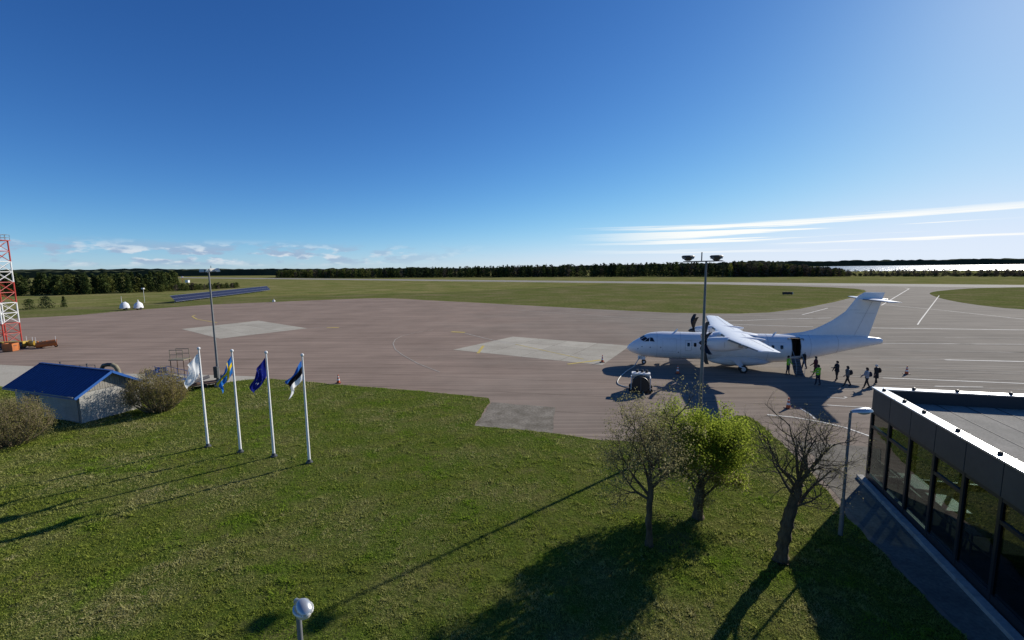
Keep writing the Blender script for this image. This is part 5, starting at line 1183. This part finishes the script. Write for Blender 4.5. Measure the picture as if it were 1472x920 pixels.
# ---------------------------------------------------------------- people
m_skin = mat('skin', (0.42, 0.24, 0.17), 0.6)
def cloth(n, c): return mat('cloth_'+n, c, 0.85, var=0.15, vscale=6)
def person(loc, face, label, jacket, trousers, hair, H_=1.74, stride=0.0, arm=(0.1, -.1), elbow=(.2, .2), lean=0.0, coat=0.0, hood=False, longhair=False, bulk=1.2):
    k = H_/1.75; root = empty('person', loc, face, label, 'person', 'people boarding the aircraft')   # faces local +x
    V, E, Rr = [], [], []
    def add(p, r, par):
        V.append(Vector(p)*k); q = k*(bulk if .05 < p[2] < 1.5 and (r[0] if isinstance(r, tuple) else r) > .03 else 1.0); Rr.append((r[0]*q, r[1]*q) if isinstance(r, tuple) else (r*q, r*q))
        if par is not None: E.append((par, len(V)-1))
        return len(V)-1
    pel = add((0, 0, .95), (.13, .16), None); wa = add((lean*.2, 0, 1.12), (.115, .145), pel); ch = add((lean*.5, 0, 1.33), (.13, .175), wa); nk0 = add((lean*.75, 0, 1.47), (.085, .10), ch)
    nk = add((lean*.85, 0, 1.53), .052, nk0); hd = add((lean*.95+.015, 0, 1.62), (.088, .075), nk); tp_ = add((lean+.01, 0, 1.71), (.075, .068), hd); tiph = [tp_]
    for s, sg_ in ((1, 0), (-1, 1)):
        st_ = stride*(1 if s > 0 else -1)
        hip = add((0, s*.09, .87), .092, pel); kn = add((st_*.5+.03*abs(stride), s*.10, .49), .062, hip); an = add((st_ - (.06 if st_ < 0 else 0), s*.10, .09), .045, kn); add((st_+.13, s*.115, .04), (.04, .035), an)
        sw_ = arm[sg_]; sh = add((lean*.7, s*.19, 1.41), .062, nk0); e = add((lean*.7+math.sin(sw_)*.29, s*.235, 1.41-math.cos(sw_)*.28), .047, sh)
        a2 = sw_+elbow[sg_]; w_ = add((V[e].x/k+math.sin(a2)*.25, s*.22, V[e].z/k-math.cos(a2)*.25), .035, e); pa = add((V[w_].x/k+math.sin(a2)*.07, s*.215, V[w_].z/k-math.cos(a2)*.07), (.032, .02), w_)
        for q in range(4):   # four fingers and a thumb, slightly curled
            o = (q-1.5)*.02; L = (.06, .075, .07, .055)[q]; b = add((V[pa].x/k+math.sin(a2)*.04+o*math.cos(a2), s*.21, V[pa].z/k-math.cos(a2)*.04+o*math.sin(a2)), .0085, pa); add((V[b].x/k+math.sin(a2+.5)*L, s*.20, V[b].z/k-math.cos(a2+.5)*L), .007, b)
        b = add((V[w_].x/k+math.sin(a2+.8)*.06, s*.19, V[w_].z/k-math.cos(a2+.8)*.06), .009, w_); add((V[b].x/k+math.sin(a2+.3)*.04, s*.18, V[b].z/k-math.cos(a2+.3)*.04), .008, b)
    me = bpy.data.meshes.new('skeleton'); me.from_pydata([tuple(v) for v in V], E, []); tmp = bpy.data.objects.new('skeleton', me); col.objects.link(tmp)
    tmp.modifiers.new('skin', 'SKIN'); sk = me.skin_vertices[0].data
    for i, r in enumerate(Rr): sk[i].radius = r
    sk[0].use_root = True
    su = tmp.modifiers.new('sub', 'SUBSURF'); su.levels = su.render_levels = 1
    dg = bpy.context.evaluated_depsgraph_get(); bm_ = bpy.data.meshes.new_from_object(tmp.evaluated_get(dg)); bpy.data.objects.remove(tmp)
    bm_.materials.clear()
    for m in (jacket, trousers, m_skin, m_black): bm_.materials.append(m)
    for p in bm_.polygons:
        c = p.center/k; z = c.z; wrist_out = abs(c.y) > .17 and z < 1.3
        hands = False
        for wi in (0, 1):
            pass
        mi = 0
        if z > 1.52: mi = 2
        elif z < .075: mi = 3
        elif z < .93-coat and not (abs(c.y) > .185): mi = 1
        elif abs(c.y) > .185 and z < 1.41:
            sgi = 0 if c.y > 0 else 1; a2 = arm[sgi]+elbow[sgi]; ex = lean*.7+math.sin(arm[sgi])*.29; ez = 1.41-math.cos(arm[sgi])*.28
            t = (c.x-ex)*math.sin(a2)-(c.z-ez)*math.cos(a2)
            if t > .235: mi = 2
        p.material_index = mi; p.use_smooth = True
    o = bpy.data.objects.new('body', bm_); col.objects.link(o); o.parent = root
    # hair cap, or hood, and nose
    hx, hz = (lean+.01)*k, 1.66*k; mb = MB(); rr = []
    R0 = .112 if not hood else .125
    for (zz, r) in ((-.10 if not longhair else -.26, .075), (-.04, R0*.92), (.03, R0), (.08, R0*.85), (.115, R0*.45), (.125, .01)):
        rr.append([(hx-.022*k+r*k*math.cos(a)*.95-(.03*k if zz < 0 else 0), r*k*math.sin(a)*.88, hz+zz*k) for a in [2*math.pi*i/14 for i in range(14)]])
    mb.rings(rr).build('hair' if not hood else 'hood', hair, root, smooth=True)
    if coat:
        rr = [[(lean*.1*k+r*k*math.cos(a)*.78, r*k*math.sin(a), z*k) for a in [2*math.pi*i/16 for i in range(16)]] for z, r in ((.95-coat, .23), (.95, .20), (1.15, .17))]
        MB().rings(rr, cap=False).build('coat_skirt', jacket, root, smooth=True)
    return root
def backpack(loc, face, label, m):
    b = empty('backpack', loc, face, label, 'backpack', 'backpacks worn by passengers')
    rr = []
    for z, w, d in ((0, .10, .07), (.04, .15, .10), (.25, .16, .12), (.40, .14, .09), (.46, .08, .04)):
        rr.append([(-d+d*math.cos(a)*1.0, w*math.copysign(abs(math.sin(a))**.7, math.sin(a)), z) for a in [2*math.pi*i/14 for i in range(14)]])
    o = MB().rings(rr).build('bag', m, b, smooth=True); MB().box((-.2, 0, .14), (.07, .2, .18)).build('front_pocket', m, b, bevel=.03)
    for y in (-.09, .09): MB().tube([(-.02, y, .43), (.1, y*1.1, .46), (.2, y*1.15, .34), (.17, y*1.3, .12), (0, y*1.2, .03)], .016, 5).build('strap', m_black, b)
c_hv, c_dk, c_nv, c_bl = cloth('hi_vis', (.30, .62, .03)), cloth('black', (.018, .018, .02)), cloth('navy', (.02, .025, .045)), cloth('jeans', (.03, .04, .07))
c_mar, c_grey, c_pale, c_brown = cloth('maroon', (.09, .018, .025)), cloth('grey', (.13, .13, .125)), cloth('pale_grey', (.36, .36, .38)), cloth('brown_hair', (.035, .02, .012))
c_light, c_band = cloth('pale_hat', (.55, .53, .5)), cloth('reflective', (.6, .6, .58))
W_ = math.pi
z = .008
hv1 = person((25.75, 40.1, z), R(-60), 'person in green hi-vis jacket standing beside the airstair, next to the wing tip', c_hv, c_nv, c_dk, 1.78, .04, (.25, .15), (.5, .4))
hv2 = person((25.9, 36.3, z), R(110), 'person in bulky green hi-vis jacket walking toward the boarding passengers', c_hv, c_nv, c_dk, 1.76, .10, (.35, .2), (1.0, .8), .04)
pst = person((27.4, 40.35, .42), R(125), 'person in dark clothes climbing the airstair', c_dk, c_nv, c_brown, 1.72, .14, (.3, -.2), (.6, .3), .08)
pm = person((28.05, 39.7, z), R(130), 'person in a maroon coat about to step on the airstair', c_mar, c_dk, c_dk, 1.76, .12, (.3, -.2), (.5, .3), .05, .15)
pd = person((28.6, 37.8, z), R(175), 'person in dark coat reaching forward, walking alone to the plane', c_dk, c_dk, c_brown, 1.74, .08, (.8, .2), (.7, .3), .03, .12)
pb1 = person((28.1, 35.9, z), R(165), 'passenger in grey jacket with a black backpack in mid-stride', c_grey, c_dk, c_dk, 1.72, .26, (.3, -.3), (.5, .3), .06, longhair=True)
pb2 = person((29.15, 35.2, z), R(165), 'passenger in pale grey top and black trousers with a dark backpack', c_pale, c_dk, c_brown, 1.74, .22, (.4, .2), (1.2, .6), .05, longhair=True)
pb3 = person((31.0, 36.5, z), R(170), 'passenger in a pale hat and long black coat, last in the line', c_dk, c_dk, c_light, 1.68, .10, (.2, -.4), (.3, .3), .05, .38, hood=True)
def wear(p, m, label):
    a = p.rotation_euler.z; back = Vector((-.09, 0, 1.0)); back.rotate(Euler((0, 0, a))); backpack(Vector(p.location)+back, a, label, m)
wear(pb1, c_dk, 'black backpack worn by the passenger in grey jacket'); wear(pb2, c_nv, 'dark blue backpack worn by the passenger in pale grey top'); wear(pb3, c_brown, 'brown backpack on the last passenger in long black coat')
for p in (hv1, hv2):
    for zz in (1.12, 1.28):
        MB().rings([[(.14*math.cos(a)+.01, .185*math.sin(a), zz+d) for a in [2*math.pi*i/16 for i in range(16)]] for d in (0, .05)], cap=False).build('reflective_band', c_band, p, smooth=True)
